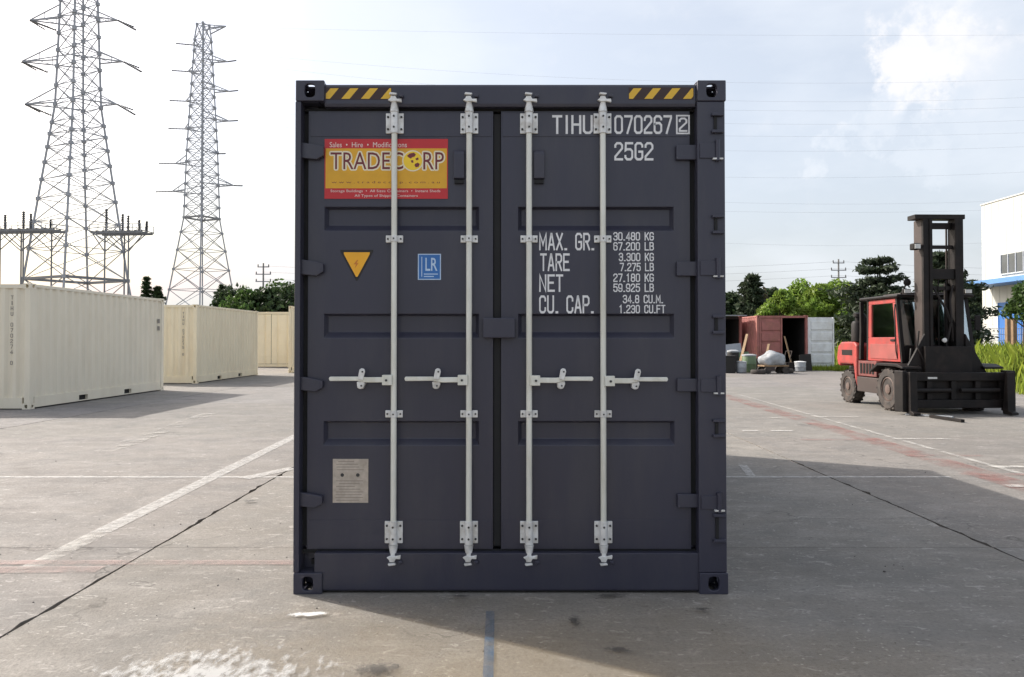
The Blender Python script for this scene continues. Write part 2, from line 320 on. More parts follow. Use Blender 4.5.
def copy_tree(o, parent=None):
    c = o.copy(); C.objects.link(c); c.parent = parent
    for ch in list(o.children): copy_tree(ch, c)
    return c
def at(px, py, d):           # world point seen at a pixel, at depth d
    return Vector(((px - 512) / F * d, d, CAMZ + (HOR - py) / F * d))
def gd(py): return F * CAMZ / (py - HOR)          # ground depth of a pixel row
def gp(px, py): d = gd(py); return ((px - 512) / F * d, d)

# ------------------------------------------------------------------ ground
g = MB().add([(-1500, -300, -.04), (1500, -300, -.04), (1500, 2500, -.04), (-1500, 2500, -.04)], [(0, 1, 2, 3)]).build('ground', 'earth'); structure(g)
SX, SY = 5.75, 6.0; X0, Y0 = -2.45, 5.3
def slab_mesh(k):
    r = random.Random(k); out = []
    nx, ny = 30, 60
    hx, hy = SX / 2, SY / 2
    gx, gy = .006, .0015
    for i in range(nx): out.append((-hx + gx + (2 * (hx - gx)) * i / nx, -hy + gy + abs(r.gauss(0, .0012))))
    for i in range(ny): out.append((hx - gx - (abs(r.gauss(0, .006)) + (.03 * r.random() if r.random() < .10 else 0)), -hy + gy + (2 * (hy - gy)) * i / ny))
    for i in range(nx): out.append((hx - gx - (2 * (hx - gx)) * i / nx, hy - gy - abs(r.gauss(0, .0012))))
    for i in range(ny): out.append((-hx + gx + (abs(r.gauss(0, .006)) + (.03 * r.random() if r.random() < .10 else 0)), hy - gy - (2 * (hy - gy)) * i / ny))
    mb = MB(); n = len(out)
    mb.add([(x, y, 0) for x, y in out] + [(x, y, -.038) for x, y in out], [tuple(range(n))] + [(i, i + n, (i + 1) % n + n, (i + 1) % n) for i in range(n)])
    me = mb.mesh('slab'); me.materials.append(MT['concrete']); return me
slabs = [slab_mesh(k) for k in range(5)]
for i in range(-8, 9):
    for j in range(-2, 7):
        cx, cy = X0 + SX * (i + .5), Y0 + SY * (j + .5)
        if cx > 14 and cy > 19 and not (cx < 15 and cy < 22): continue
        o = bpy.data.objects.new('slab', random.choice(slabs)); C.objects.link(o); o.parent = g; o.location = (cx, cy, 0)
        if random.random() < .5: o.rotation_euler.z = math.pi
        q = random.uniform(.82, .92); o.color = (q * random.uniform(.99, 1.02), q, q * random.uniform(.97, 1.03), 1)
        if i == 0 and j < 0: o.color = (.87, .862, .838, 1)          # this bay was poured with a yellower mix
        if i == -1 and j < 1: o.color = (.875, .865, .865, 1)

ZL = [.004]
def sheet(name, pts, m):
    z = ZL[0]; ZL[0] += .0004
    return MB().add([(x, y, z) for x, y in pts], [tuple(range(len(pts)))]).build(name, m, g)
def line(name, a, b, wdt, m):
    a = Vector(a); b = Vector(b); d = (b - a).normalized(); n = Vector((-d.y, d.x)) * wdt / 2
    return sheet(name, [a - n, b - n, b + n, a + n], m)
MT['lw'] = worn('worn white line paint', (.54, .525, .50), .58, .26, 14, strength=.75)
MT['lw2'] = worn('faded white line paint', (.56, .54, .50), .47, .14, 4, strength=.75)
MT['lw3'] = worn('barely left white paint', (.50, .48, .44), .40, .10, 3, strength=.7)
MT['lp'] = worn('faded pink line paint', (.40, .29, .265), .48, .16, 4, strength=.65)
MT['lr'] = worn('worn red line paint', (.30, .105, .085), .44, .14, 2.2, strength=.55)
MT['spill'] = worn('white paint spill', (.56, .56, .55), .34, .10, 19, (1.4, .6, 1), edge=(-1.28, 3.22, .95, .62), strength=.62)
MT['blue_line'] = worn('faded blue marking paint', (.045, .095, .165), .55, .25, 9, strength=.65)
MT['oil'] = worn('dark oil stain', (.035, .032, .030), .42, .12, 9, strength=.7)
MT['lw0'] = worn('white line paint', (.56, .545, .52), .60, .22, 9, strength=.75)
line('painted_line', (-30, 7.98), (4.55, 8.0), .075, 'lw0')
line('painted_line', (-3.04, 5.7), (-3.25, 13), .15, 'lw')
line('painted_line', (-3.0, 4.8), (-3.04, 5.7), .15, 'lw2')
line('painted_line', (-2.95, 1.5), (-3.0, 4.8), .15, 'lw3')
line('painted_line', (-8, 4.93), (-1.25, 4.93), .10, 'lp')
line('painted_line', (-8, 4.70), (-2.55, 4.78), .13, 'lp')
line('painted_line', (-2.75, 7.9), (-2.42, 8.55), .16, 'lw')
line('painted_line', (2.50, 8.05), (2.62, 8.75), .09, 'lw')
line('painted_line', (5.6, 24), (4.95, 7.2), .36, 'lr')
line('painted_line', (4.9, 6.0), (4.95, 7.2), .36, 'lr')
line('painted_line', (5.9, 20), (5.35, 7.0), .08, 'lw2')
for (px0, px1, py, mm) in ((742, 758, 431, 'lw'), (770, 792, 431, 'lw'), (815, 858, 417, 'lw2'), (893, 958, 439, 'lw2'), (990, 1024, 467, 'lw2'), (1004, 1024, 486, 'lw2'), (726, 800, 418, 'lw3'), (800, 868, 440, 'lr'), (905, 980, 456, 'lr'), (960, 1024, 475, 'lr')):
    a, b = gp(px0, py), gp(px1, py); line('painted_line', a, b, .13, mm)
line('painted_line', gp(105, 452), gp(215, 412), .3, 'lw3')
MT['tan'] = worn('tan dust on concrete', (.30, .235, .145), .60, .30, 2.2, edge=(.05, 3.1, 1.5, .9), strength=.3)
sheet('stain', [(-1.6, 1.4), (2.4, 1.4), (2.4, 4.25), (-1.6, 4.25)], 'tan')
sheet('paint_spill', [(-2.5, 2.4), (-.1, 2.4), (-.1, 4.1), (-2.5, 4.1)], 'spill')
MT['spill2'] = worn('white paint splash', (.78, .78, .77), .40, .08, 16, (1, 1, 1), edge=(-1.05, 3.98, .20, .06), strength=.7)
sheet('paint_spill', [(-1.4, 3.8), (-.7, 3.8), (-.7, 4.15), (-1.4, 4.15)], 'spill2')
line('painted_line', (-.113, 4.02), (-.09, 2.6), .045, 'blue_line')
for k, (px, py, rx, ry) in enumerate(((612, 596, .09, .02), (617, 650, .07, .025), (378, 670, .10, .05), (574, 621, .03, .05), (460, 597, .05, .015), (700, 610, .05, .02), (250, 502, .06, .03))):
    x, y = gp(px, py); MT['oil%d' % k] = worn('dark oil stain', (.035, .032, .030), .44, .10, 30, edge=(x, y, rx * 1.5, ry * 2.0), strength=.65)
    sheet('stain', [(x - rx * 2, y - ry * 3), (x + rx * 2, y - ry * 3), (x + rx * 2, y + ry * 3), (x - rx * 2, y + ry * 3)], 'oil%d' % k)

# ------------------------------------------------------------------ generic container pieces
def plate_hole(mb, c, hw, hh, rw, rh, axis, a, b, n=24, inset=0):
    """rectangular plate with an oval hole; (u,v) plane across axis, thickness a..b"""
    cu, cv = c
    def P(u, v, h): return {'x': (h, u, v), 'y': (u, h, v), 'z': (u, v, h)}[axis]
    out, inn = [], []
    for j in range(n):
        t = 2 * math.pi * (j + .5) / n; ct, st = math.cos(t), math.sin(t)
        k = min(hw / abs(ct) if abs(ct) > 1e-6 else 9, hh / abs(st) if abs(st) > 1e-6 else 9)
        out.append((cu + ct * k, cv + st * k)); 
        e = 3.2; q = (abs(ct) ** e + abs(st) ** e) ** (-1 / e)
        inn.append((cu + ct * q * rw, cv + st * q * rh))
    # snap the nearest outline points to the true corners
    for sx in (-1, 1):
        for sy in (-1, 1):
            tgt = (cu + sx * hw, cv + sy * hh); j = min(range(n), key=lambda i: (out[i][0] - tgt[0]) ** 2 + (out[i][1] - tgt[1]) ** 2); out[j] = tgt
    vs = [P(u, v, a) for u, v in out] + [P(u, v, a) for u, v in inn] + [P(u, v, b) for u, v in out] + [P(u, v, b) for u, v in inn]
    fs = []
    for j in range(n):
        k = (j + 1) % n
        fs += [(j, k, n + k, n + j), (2 * n + j, 3 * n + j, 3 * n + k, 2 * n + k), (j, 2 * n + j, 2 * n + k, k), (n + j, n + k, 3 * n + k, 3 * n + j)]
    mb.add(vs, fs)
def casting(x0, x1, y0, y1, z0, z1, sx, sy, top):
    """ISO corner fitting: hollow block with holes in its outer end, side and top/bottom plate. sx,sy say which faces are outer"""
    mb = MB(); t = .028; cx, cy, cz = (x0 + x1) / 2, (y0 + y1) / 2, (z0 + z1) / 2
    W, D, H = (x1 - x0) / 2, (y1 - y0) / 2, (z1 - z0) / 2
    ya, yb = (y0, y0 + t) if sy < 0 else (y1 - t, y1)
    plate_hole(mb, (cx + .004, cz), W, H, .030, .038, 'y', ya, yb)
    xa, xb = (x0, x0 + t) if sx < 0 else (x1 - t, x1)
    yi0, yi1 = (y0 + t, y1) if sy < 0 else (y0, y1 - t)
    plate_hole(mb, ((yi0 + yi1) / 2, cz), (yi1 - yi0) / 2, H, .038, .030, 'x', xa, xb)
    za, zb = (z1 - t, z1) if top else (z0, z0 + t)
    xi0, xi1 = (x0 + t, x1) if sx < 0 else (x0, x1 - t)
    tz = .012
    za, zb = (z1 - tz, z1) if top else (z0, z0 + tz)
    plate_hole(mb, ((xi0 + xi1) / 2, (yi0 + yi1) / 2), (xi1 - xi0) / 2, (yi1 - yi0) / 2, .040, .064, 'z', za, zb)
    zi0, zi1 = (z0, z1 - tz) if top else (z0 + tz, z1)
    mb.box(*((x1 - t, x1) if sx < 0 else (x0, x0 + t)), yi0, yi1, zi0, zi1)
    xj0, xj1 = (x0 + t, x1 - t)
    t = .010
    mb.box(xj0, xj1, *((y1 - t, y1) if sy < 0 else (y0, y0 + t)), zi0, zi1)
    yj0, yj1 = (yi0, yi1 - t) if sy < 0 else (yi0 + t, yi1)
    mb.box(xj0, xj1, yj0, yj1, *((z0, z0 + .012) if top else (z1 - .012, z1)))
    return mb
def corrugated(mb, axis, a0, a1, z0, z1, face, depth, pitch=.276, sgn=1, thick=.004):
    """trapezoidal sheet. axis: running axis; face: outer plane coordinate on the other axis; sgn: outward sign"""
    n = max(2, int(round((a1 - a0) / pitch))); p = (a1 - a0) / n; pr = []
    for i in range(n):
        s = a0 + i * p
        pr += [(s, 0), (s + .26 * p, 0), (s + .50 * p, depth), (s + .76 * p, depth)]
    pr.append((a1, 0)); k = len(pr); vs = []
    for z in (z0, z1):
        for (s, d) in pr:
            o = face - sgn * d; vs.append((s, o, z) if axis == 'x' else (o, s, z))
    mb.add(vs, [(i, i + 1, k + i + 1, k + i) for i in range(k - 1)])
def iso_shell(root, L, W, H, m, front='blank', rail=.25, pockets=True, front_castings=True):
    hw = W / 2; cw, cl, ch = .162, .178, .118
    for sx in (-1, 1):
        for (ya, sy) in ((0, -1), (L - cl, 1)):
            for top in (0, 1):
                if sy < 0 and not front_castings: continue
                x0, x1 = (-hw, -hw + cw) if sx < 0 else (hw - cw, hw)
                z0 = H - ch if top else 0
                casting(x0, x1, ya, ya + cl, z0, z0 + ch, sx, sy, top).build('corner_casting', m, root, .007, seg=2)
        for (ya, yb, fr) in ((.004, .15, 1), (L - .15, L - .004, 0)):
            if fr and not front_castings: continue
            x0, x1 = (-hw + .004, -hw + .12) if sx < 0 else (hw - .12, hw - .004)
            MB().box(x0, x1, ya, yb, ch + .001, H - ch - .001).build('corner_post', m, root, .006)
        xo = sx * (hw - .012)
        mb = MB(); xa, xb = sorted((xo, xo - sx * .06))
        cy = L / 2; ps = [.18] + ([cy - 1.025 - .18, cy - 1.025 + .18, cy + 1.025 - .18, cy + 1.025 + .18] if pockets else []) + [L - .18]
        z0r, z1r = .03, rail
        for i in range(0, len(ps) - 1, 2): mb.box(xa, xb, ps[i], ps[i + 1], z0r, z1r)
        for i in range(1, len(ps) - 2, 2):
            mb.box(xa, xb, ps[i], ps[i + 1], z0r, .05); mb.box(xa, xb, ps[i], ps[i + 1], .165, z1r)
        mb.build('bottom_rail', m, root)
        for i in range(1, len(ps) - 2, 2):
            xi = xo - sx * .30
            MB().box(*sorted((xo - sx * .062, xi)), ps[i], ps[i + 1], .052, .163).build('fork_pocket', 'pocket_shade', root)  # solid block; the shade inside the pocket is put into its colour
        mb = MB(); corrugated(mb, 'y', .155, L - .155, rail, H - .07, sx * (hw - .018), .036, sgn=sx); mb.build('side_panel', m, root)
        MB().box(*sorted((xo, xo - sx * .06)), .18, L - .18, H - .075, H - .01).build('top_rail', m, root, .006)
    mb = MB(); corrugated(mb, 'x', -hw + .12, hw - .12, .15, H - .1, L - .02, .04, sgn=1); mb.build('end_panel', m, root)
    MB().box(-hw + .163, hw - .163, L - .12, L - .012, H - .10, H - .02).build('end_rail', m, root)
    MB().box(-hw + .163, hw - .163, L - .12, L - .012, .02, .15).build('end_rail', m, root)
    MB().box(-hw + .05, hw - .05, .06, L - .06, H - .03, H - .018).build('roof', m, root)
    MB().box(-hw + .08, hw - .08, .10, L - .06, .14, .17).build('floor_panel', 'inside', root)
    if front == 'blank':
        mb = MB(); corrugated(mb, 'x', -hw + .12, hw - .12, .24, H - .1, .022, .04, sgn=-1, pitch=.25); mb.build('end_panel', m, root)
        MB().box(-hw + .163, hw - .163, .012, .12, H - .10, H - .02).build('end_rail', m, root)
        MB().box(-hw + .163, hw - .163, .012, .12, .02, .24).build('end_rail', m, root)
    return root

def text_mesh(s, x0, x1, z0, z1, y, bold=0.0, fit=True):
    cu = bpy.data.curves.new('t', 'FONT'); cu.body = s; cu.size = 1; cu.offset = bold; cu.resolution_u = 3
    ob = bpy.data.objects.new('t', cu); C.objects.link(ob)
    dg = bpy.context.evaluated_depsgraph_get(); me = bpy.data.meshes.new_from_object(ob.evaluated_get(dg))
    bpy.data.objects.remove(ob); bpy.data.curves.remove(cu)
    vs = np.array([v.co[:] for v in me.vertices]); mn, mxx = vs.min(0), vs.max(0)
    for v in me.vertices:
        u = (v.co.x - mn[0]) / (mxx[0] - mn[0]); q = (v.co.y - mn[1]) / (mxx[1] - mn[1])
        v.co = (x0 + u * (x1 - x0), y, z0 + q * (z1 - z0))
    me.materials.clear(); return me

# condensed stencil-painter's lettering, drawn as strokes on a 4 x 8 grid
GL = {
 '0': [[(1,0),(3,0),(4,1),(4,7),(3,8),(1,8),(0,7),(0,1),(1,0)]], '1': [[(.9,6.6),(2.2,8),(2.2,0)]],
 '2': [[(0,6.3),(0,7),(1,8),(3,8),(4,7),(4,5.4),(0,1.4),(0,0),(4,0)]],
 '3': [[(0,6.6),(0,7),(1,8),(3,8),(4,7),(4,5),(3,4.15),(1.3,4.15)],[(3.2,4),(4,3.1),(4,1),(3,0),(1,0),(0,1),(0,1.5)]],
 '4': [[(3,0),(3,8),(0,2.4),(0,2),(4.3,2)]], '5': [[(4,8),(.3,8),(.1,4.5),(1,5),(3,5),(4,4),(4,1),(3,0),(1,0),(0,1),(0,1.6)]],
 '6': [[(4,6.6),(4,7),(3,8),(1,8),(0,7),(0,1),(1,0),(3,0),(4,1),(4,3.7),(3,4.7),(1,4.7),(.4,4.2)]],
 '7': [[(0,8),(4,8),(4,7.2),(1.4,0)]],
 '8': [[(1,0),(3,0),(4,1),(4,3.3),(3.1,4.2),(.9,4.2),(0,3.3),(0,1),(1,0)],[(3.3,4.5),(3.8,5),(3.8,7.1),(3,8),(1,8),(.2,7.1),(.2,5),(.7,4.5)]],
 '9': [[(0,1.4),(0,1),(1,0),(3,0),(4,1),(4,7),(3,8),(1,8),(0,7),(0,4.3),(1,3.3),(3,3.3),(3.6,3.8)]],
 'T': [[(0,8),(4,8)],[(2,7.5),(2,0)]], 'I': [[(2,0),(2,8)]], 'H': [[(0,0),(0,8)],[(4,0),(4,8)],[(.4,4),(3.6,4)]],
 'U': [[(0,8),(0,1),(1,0),(3,0),(4,1),(4,8)]], 'G': [[(4,6.4),(4,7),(3,8),(1,8),(0,7),(0,1),(1,0),(3,0),(4,1),(4,3.8),(2.2,3.8)]],
 'M': [[(0,0),(0,8),(2.3,2.4),(4.6,8),(4.6,0)]], 'A': [[(0,0),(1.9,8),(2.3,8),(4.2,0)],[(.9,2.4),(3.3,2.4)]],
 'X': [[(0,0),(4,8)],[(0,8),(1.8,4.4)],[(2.2,3.6),(4,0)]], 'R': [[(0,0),(0,8),(3,8),(4,7),(4,5),(3,4),(.5,4)],[(2.2,3.6),(4,0)]],
 'E': [[(4,8),(0,8),(0,0),(4,0)],[(.5,4.2),(3.3,4.2)]], 'N': [[(0,0),(0,8),(4,0),(4,8)]],
 'C': [[(4,6),(4,7),(3,8),(1,8),(0,7),(0,1),(1,0),(3,0),(4,1),(4,2)]], 'P': [[(0,0),(0,8),(3,8),(4,7),(4,4.7),(3,3.7),(.5,3.7)]],
 'K': [[(0,0),(0,8)],[(4,8),(.5,3.6)],[(1.6,4.2),(4,0)]], 'L': [[(0,8),(0,0),(3.8,0)]],
 'B': [[(0,0),(0,8),(3,8),(3.8,7.2),(3.8,5),(3,4.2),(.5,4.2)],[(3.2,4),(4,3.2),(4,1),(3,0),(.5,0)]], 'F': [[(4,8),(0,8),(0,0)],[(.5,4.2),(3.2,4.2)]],
 '.': [[(.3,0),(1.2,0)]], ',': [[(.3,0),(1.2,0)]], ' ': [] }
def stroke_text(s, x0, x1, z0, z1, y, wgt=1.15, word=None):
    mb = MB(); adv = []; x = 0
    for ch in s:
        adv.append(x); wd = {'.': 1.6, ' ': 3.0, 'I': 2.0, 'M': 4.6, 'A': 4.2}.get(ch, 4); x += wd + 1.9
    tot = x - 1.9; sx = (x1 - x0) / (tot + wgt); sz = (z1 - z0) / (8 + wgt); lay = 0
    wi = 0
    for ch, ax in zip(s, adv):
        if ch == ' ': wi += 1
        if word is not None and wi != word: continue
        for pl in GL[ch]:
            if ch == 'I': pl = [(a - 1, b) for a, b in pl]
            closed = pl[0] == pl[-1] and len(pl) > 2
            P = [Vector(p) for p in (pl[:-1] if closed else pl)]; n = len(P); L, Rr = [], []
            for i in range(n):
                a = P[i - 1] if (i > 0 or closed) else None; b = P[(i + 1) % n] if (i < n - 1 or closed) else None
                d1 = (P[i] - a).normalized() if a is not None else (b - P[i]).normalized(); d2 = (b - P[i]).normalized() if b is not None else d1
                p = Vector(P[i])
                if not closed:
                    if i == 0: p -= d2 * wgt / 2
                    if i == n - 1: p += d1 * wgt / 2
                n1 = Vector((-d1.y, d1.x)); n2_ = Vector((-d2.y, d2.x)); mm = (n1 + n2_); mm = mm.normalized() if mm.length > .05 else n1
                k = wgt / 2 / max(.45, mm.dot(n1)); L.append(p + mm * k); Rr.append(p - mm * k)
            lay += 1; yy = y - .00012 * (lay % 4)
            T = lambda q: (x0 + (q.x + ax + wgt / 2) * sx, yy, z0 + (q.y + wgt / 2) * sz)
            vs = [T(q) for q in L] + [T(q) for q in Rr]; m = n if closed else n - 1
            mb.add(vs, [(i, (i + 1) % n, n + (i + 1) % n, n + i) for i in range(m)])
    return mb

# ------------------------------------------------------------------ the navy container
CX = -.011
main = thing('shipping_container', 'dark navy blue shipping container with closed doors and pale lock rods', 'container', (CX, DF, 0))
iso_shell(main, 6.058, 2.438, 2.896, 'navy', front='none')
for ch in list(main.children):       # the door end has its own posts
    if ch.name.startswith('corner_post') and min(v.co.y for v in ch.data.vertices) < 1: bpy.data.objects.remove(ch)
def fx(px, y=.0, py=340): return (px - 510) / (176.3 + (py - 90) / 493 * 2.1) * (1 + y / DF)
def fz(py, y=.0): return CAMZ + (340 - py) / 177.6 * (1 + y / DF) + max(0, 340 - py) * .00002
DY = .062                                               # door skin plane behind the casting front
H = 2.896
# posts
MB().box(-1.217, fx(300), .004, .15, .119, H - .119).build('corner_post', 'navy', main, .005)
MB().box(fx(300) + .001, fx(312), .115, .148, .119, H - .119).build('post_return', 'navy', main)
MB().box(fx(698), 1.217, .006, .15, .119, H - .119).build('corner_post', 'navy', main, .005)
MB().box(fx(684), fx(698) - .001, .115, .148, .119, H - .119).build('post_return', 'navy', main)
# header and sill
hd = MB().prism([(.028, fz(105)), (.022, fz(102)), (.022, fz(84.6)), (.03, fz(82.4)), (.12, fz(82)), (.12, fz(104.4)), (.05, fz(104.8))], 'x', -1.219 + .163, 1.219 - .163).build('header', 'navy', main, .003)
MB().prism([(.016, fz(553)), (.016, fz(589)), (.022, fz(590.5)), (.14, fz(590.5)), (.14, fz(553.6)), (.05, fz(552.8))], 'x', -1.219 + .119, 1.219 - .122).build('sill', 'navy', main, .003)
# hazard strips on the header
for (a, b) in ((325, 391), (629, 694)):
    st = MB().box(fx(a, 0, 90), fx(b, 0, 90), .0205, .0217, fz(98), fz(85.8)).build('hazard_strip', 'maroon', main)
    ym = MB(); x0, x1, z0, z1 = fx(a, 0, 90), fx(b, 0, 90), fz(97.3), fz(86.6); pit = (x1 - x0) / 3.35; sl_ = pit * .45
    def para(u0, u1):
        q = [(u0, z0), (u1, z0), (u1 + sl_, z1), (u0 + sl_, z1)]
        # clip to the strip
        def clip(poly, xc, keep):
            o = []
            for i in range(len(poly)):
                p, r = poly[i], poly[(i + 1) % len(poly)]; ip, ir = keep * (p[0] - xc) >= 0, keep * (r[0] - xc) >= 0
                if ip: o.append(p)
                if ip != ir:
                    t = (xc - p[0]) / (r[0] - p[0]); o.append((xc, p[1] + t * (r[1] - p[1])))
            return o
        q = clip(clip(q, x0 + .002, 1), x1 - .002, -1)
        if len(q) >= 3: ym.add([(u, .0200, v) for u, v in q], [tuple(range(len(q)))])
    for k in range(-1, 5): para(x0 + k * pit - pit * .20, x0 + k * pit + pit * .22)
    ym.build('stripe', 'yellow', st)
# doors with three recessed bands
def door(px0, px1, rx0, rx1):
    x0, x1, a, b = fx(px0, DY), fx(px1, DY), fx(rx0, DY), fx(rx1, DY)
    zb, zt = fz(548, DY), fz(111, DY)
    rows = [(fz(445, DY), fz(421, DY)), (fz(338, DY), fz(314, DY)), (fz(231, DY), fz(207, DY))]
    mb = MB(); dp = .036
    # frame and flats
    zz = [zb] + [z for r in rows for z in r] + [zt]
    vs = []; fs = []
    def quad(p): mb.add(p, [(0, 1, 2, 3)])
    for (u0, u1) in ((x0, a), (b, x1)):
        for i in range(len(zz) - 1): quad([(u0, DY, zz[i]), (u1, DY, zz[i]), (u1, DY, zz[i + 1]), (u0, DY, zz[i + 1])])
    for i in range(0, len(zz), 2): quad([(a, DY, zz[i]), (b, DY, zz[i]), (b, DY, zz[i + 1]), (a, DY, zz[i + 1])])
    for (z0, z1) in rows:
        sx, sz0, sz1 = .020, .034, .010
        o = [(a, DY, z0), (b, DY, z0), (b, DY, z1), (a, DY, z1)]; n = [(a + sx, DY + dp, z0 + sz0), (b - sx, DY + dp, z0 + sz0), (b - sx, DY + dp, z1 - sz1), (a + sx, DY + dp, z1 - sz1)]
        mb.add(o + n, [(4, 5, 6, 7), (0, 1, 5, 4), (1, 2, 6, 5), (2, 3, 7, 6), (3, 0, 4, 7)])
    # rim and back
    yb = DY + .055
    mb.add([(x0, DY, zb), (x1, DY, zb), (x1, DY, zt), (x0, DY, zt), (x0, yb, zb), (x1, yb, zb), (x1, yb, zt), (x0, yb, zt)], [(0, 1, 5, 4), (1, 2, 6, 5), (2, 3, 7, 6), (3, 0, 4, 7), (4, 5, 6, 7)])
    me = mb.mesh('door')
    bm = bmesh.new(); bm.from_mesh(me); bmesh.ops.remove_doubles(bm, verts=bm.verts, dist=.0004); bmesh.ops.recalc_face_normals(bm, faces=bm.faces); bm.to_mesh(me); bm.free()
    return link('door', me, 'navy', main, .0025)
dl = door(308, 493, 324, 479); dr = door(501, 690, 518, 674)
# weld seams round the door skin: a slightly proud top and bottom rail
for (d_, p0, p1) in ((dl, 309.5, 491.5), (dr, 502.5, 688.5)):
    for (ya, yb) in ((112.5, 136.5), (519, 547)):
        MB().box(fx(p0, DY), fx(p1, DY), DY - .003, DY - .0004, fz(yb, DY), fz(ya, DY)).build('rail_plate', 'navy', d_, .002)
# full near-black back plate behind the doors, then rubber gaskets
MB().box(-1.219 + .03, 1.219 - .03, .122, .132, .16, H - .06).build('gasket', 'rubber', main)
MB().box(fx(493.6, DY), fx(500.4, DY), DY + .012, DY + .05, fz(548), fz(110)).build('gasket', 'rubber', main)
for (a, b) in ((303, 307.6), (690.4, 697)):
    MB().box(fx(a, DY), fx(b, DY), DY + .018, DY + .05, fz(548), fz(110)).build('gasket', 'rubber', main)
MB().box(fx(303, DY), fx(697, DY), DY + .015, DY + .05, fz(110.5, DY), fz(107.5, DY)).build('gasket', 'rubber', main)
MB().box(fx(303, DY), fx(697, DY), DY + .010, DY + .05, fz(552, DY), fz(548.6, DY)).build('gasket', 'rubber', main)
# hinges
for (y0, y1) in ((142, 158), (260, 275.5), (378, 392), (494, 508.5)):
    a, b = fx(296.5, .03), fx(323, .03)
    MB().prism([(a, fz(y1 - 2)), (a, fz(y0 - 2)), (b - .05, fz(y0 + 1)), (b, fz(y0 + 3)), (b, fz(y1 - 4)), (b - .04, fz(y1))], 'y', .030, DY - .004).build('hinge', 'navy', dl, .004)
    MB().tube([(fx(297.2), .030, fz(y1)), (fx(297.2), .030, fz(y0 - 3))], .016, 12).build('hinge_pin', 'navy', main, smooth=True)
    a, b = fx(677, .03), fx(722, .03)
    MB().box(a, fx(700, .03), DY - .026, DY - .004, fz(y1), fz(y0 + 1)).build('hinge', 'navy', dr, .004)
    MB().box(fx(699, .03), fx(721), -.002, .0045, fz(y1), fz(y0 + 1)).build('hinge', 'navy', dr, .002)
    MB().tube([(fx(718), -.006, fz(y1 + 3)), (fx(718), -.006, fz(y0 - 2))], .013, 12).build('hinge_pin', 'navy', main, smooth=True)
    MB().box(fx(713), fx(723), -.016, .003, fz(y1 + 1.8), fz(y1 + .3)).build('hinge_washer', 'zinc', main)
# hinge lugs on the right-hand post
for (y0, y1) in ((113, 133), (215, 234), (315, 334), (419, 437), (513, 541)):
    MB().box(fx(712), fx(724), -.016, .0055, fz(y1), fz(y1 - 3)).build('hinge_lug', 'navy', main, .003)
    MB().box(fx(712), fx(724), -.016, .0055, fz(y0 + 3), fz(y0)).build('hinge_lug', 'navy', main, .003)
    MB().box(fx(714.5), fx(717.5), -.004, .0055, fz(y1 - 3.3), fz(y0 + 3.3)).build('lug_slot', 'rubber', main)
# lock box, vents
lb = MB().box(fx(483, .02), fx(515, .02), .010, .10, fz(338, .02), fz(318, .02)).build('lock_box', 'navy', main, .006)
for (px, d_) in ((459, dl), (539, dr)):
    v = MB().prism([(DY - .002, fz(180, DY)), (DY - .022, fz(179, DY)), (DY - .026, fz(154, DY)), (DY - .014, fz(151, DY)), (DY - .002, fz(150, DY))], 'x', fx(px - 5.5, DY), fx(px + 5.5, DY)).build('vent', 'navy', d_, .005)
    MB().box(fx(px - 4.5, DY), fx(px + 4.5, DY), DY - .020, DY - .0012, fz(184, DY), fz(180.4, DY)).build('vent_grille', 'rubber', d_)
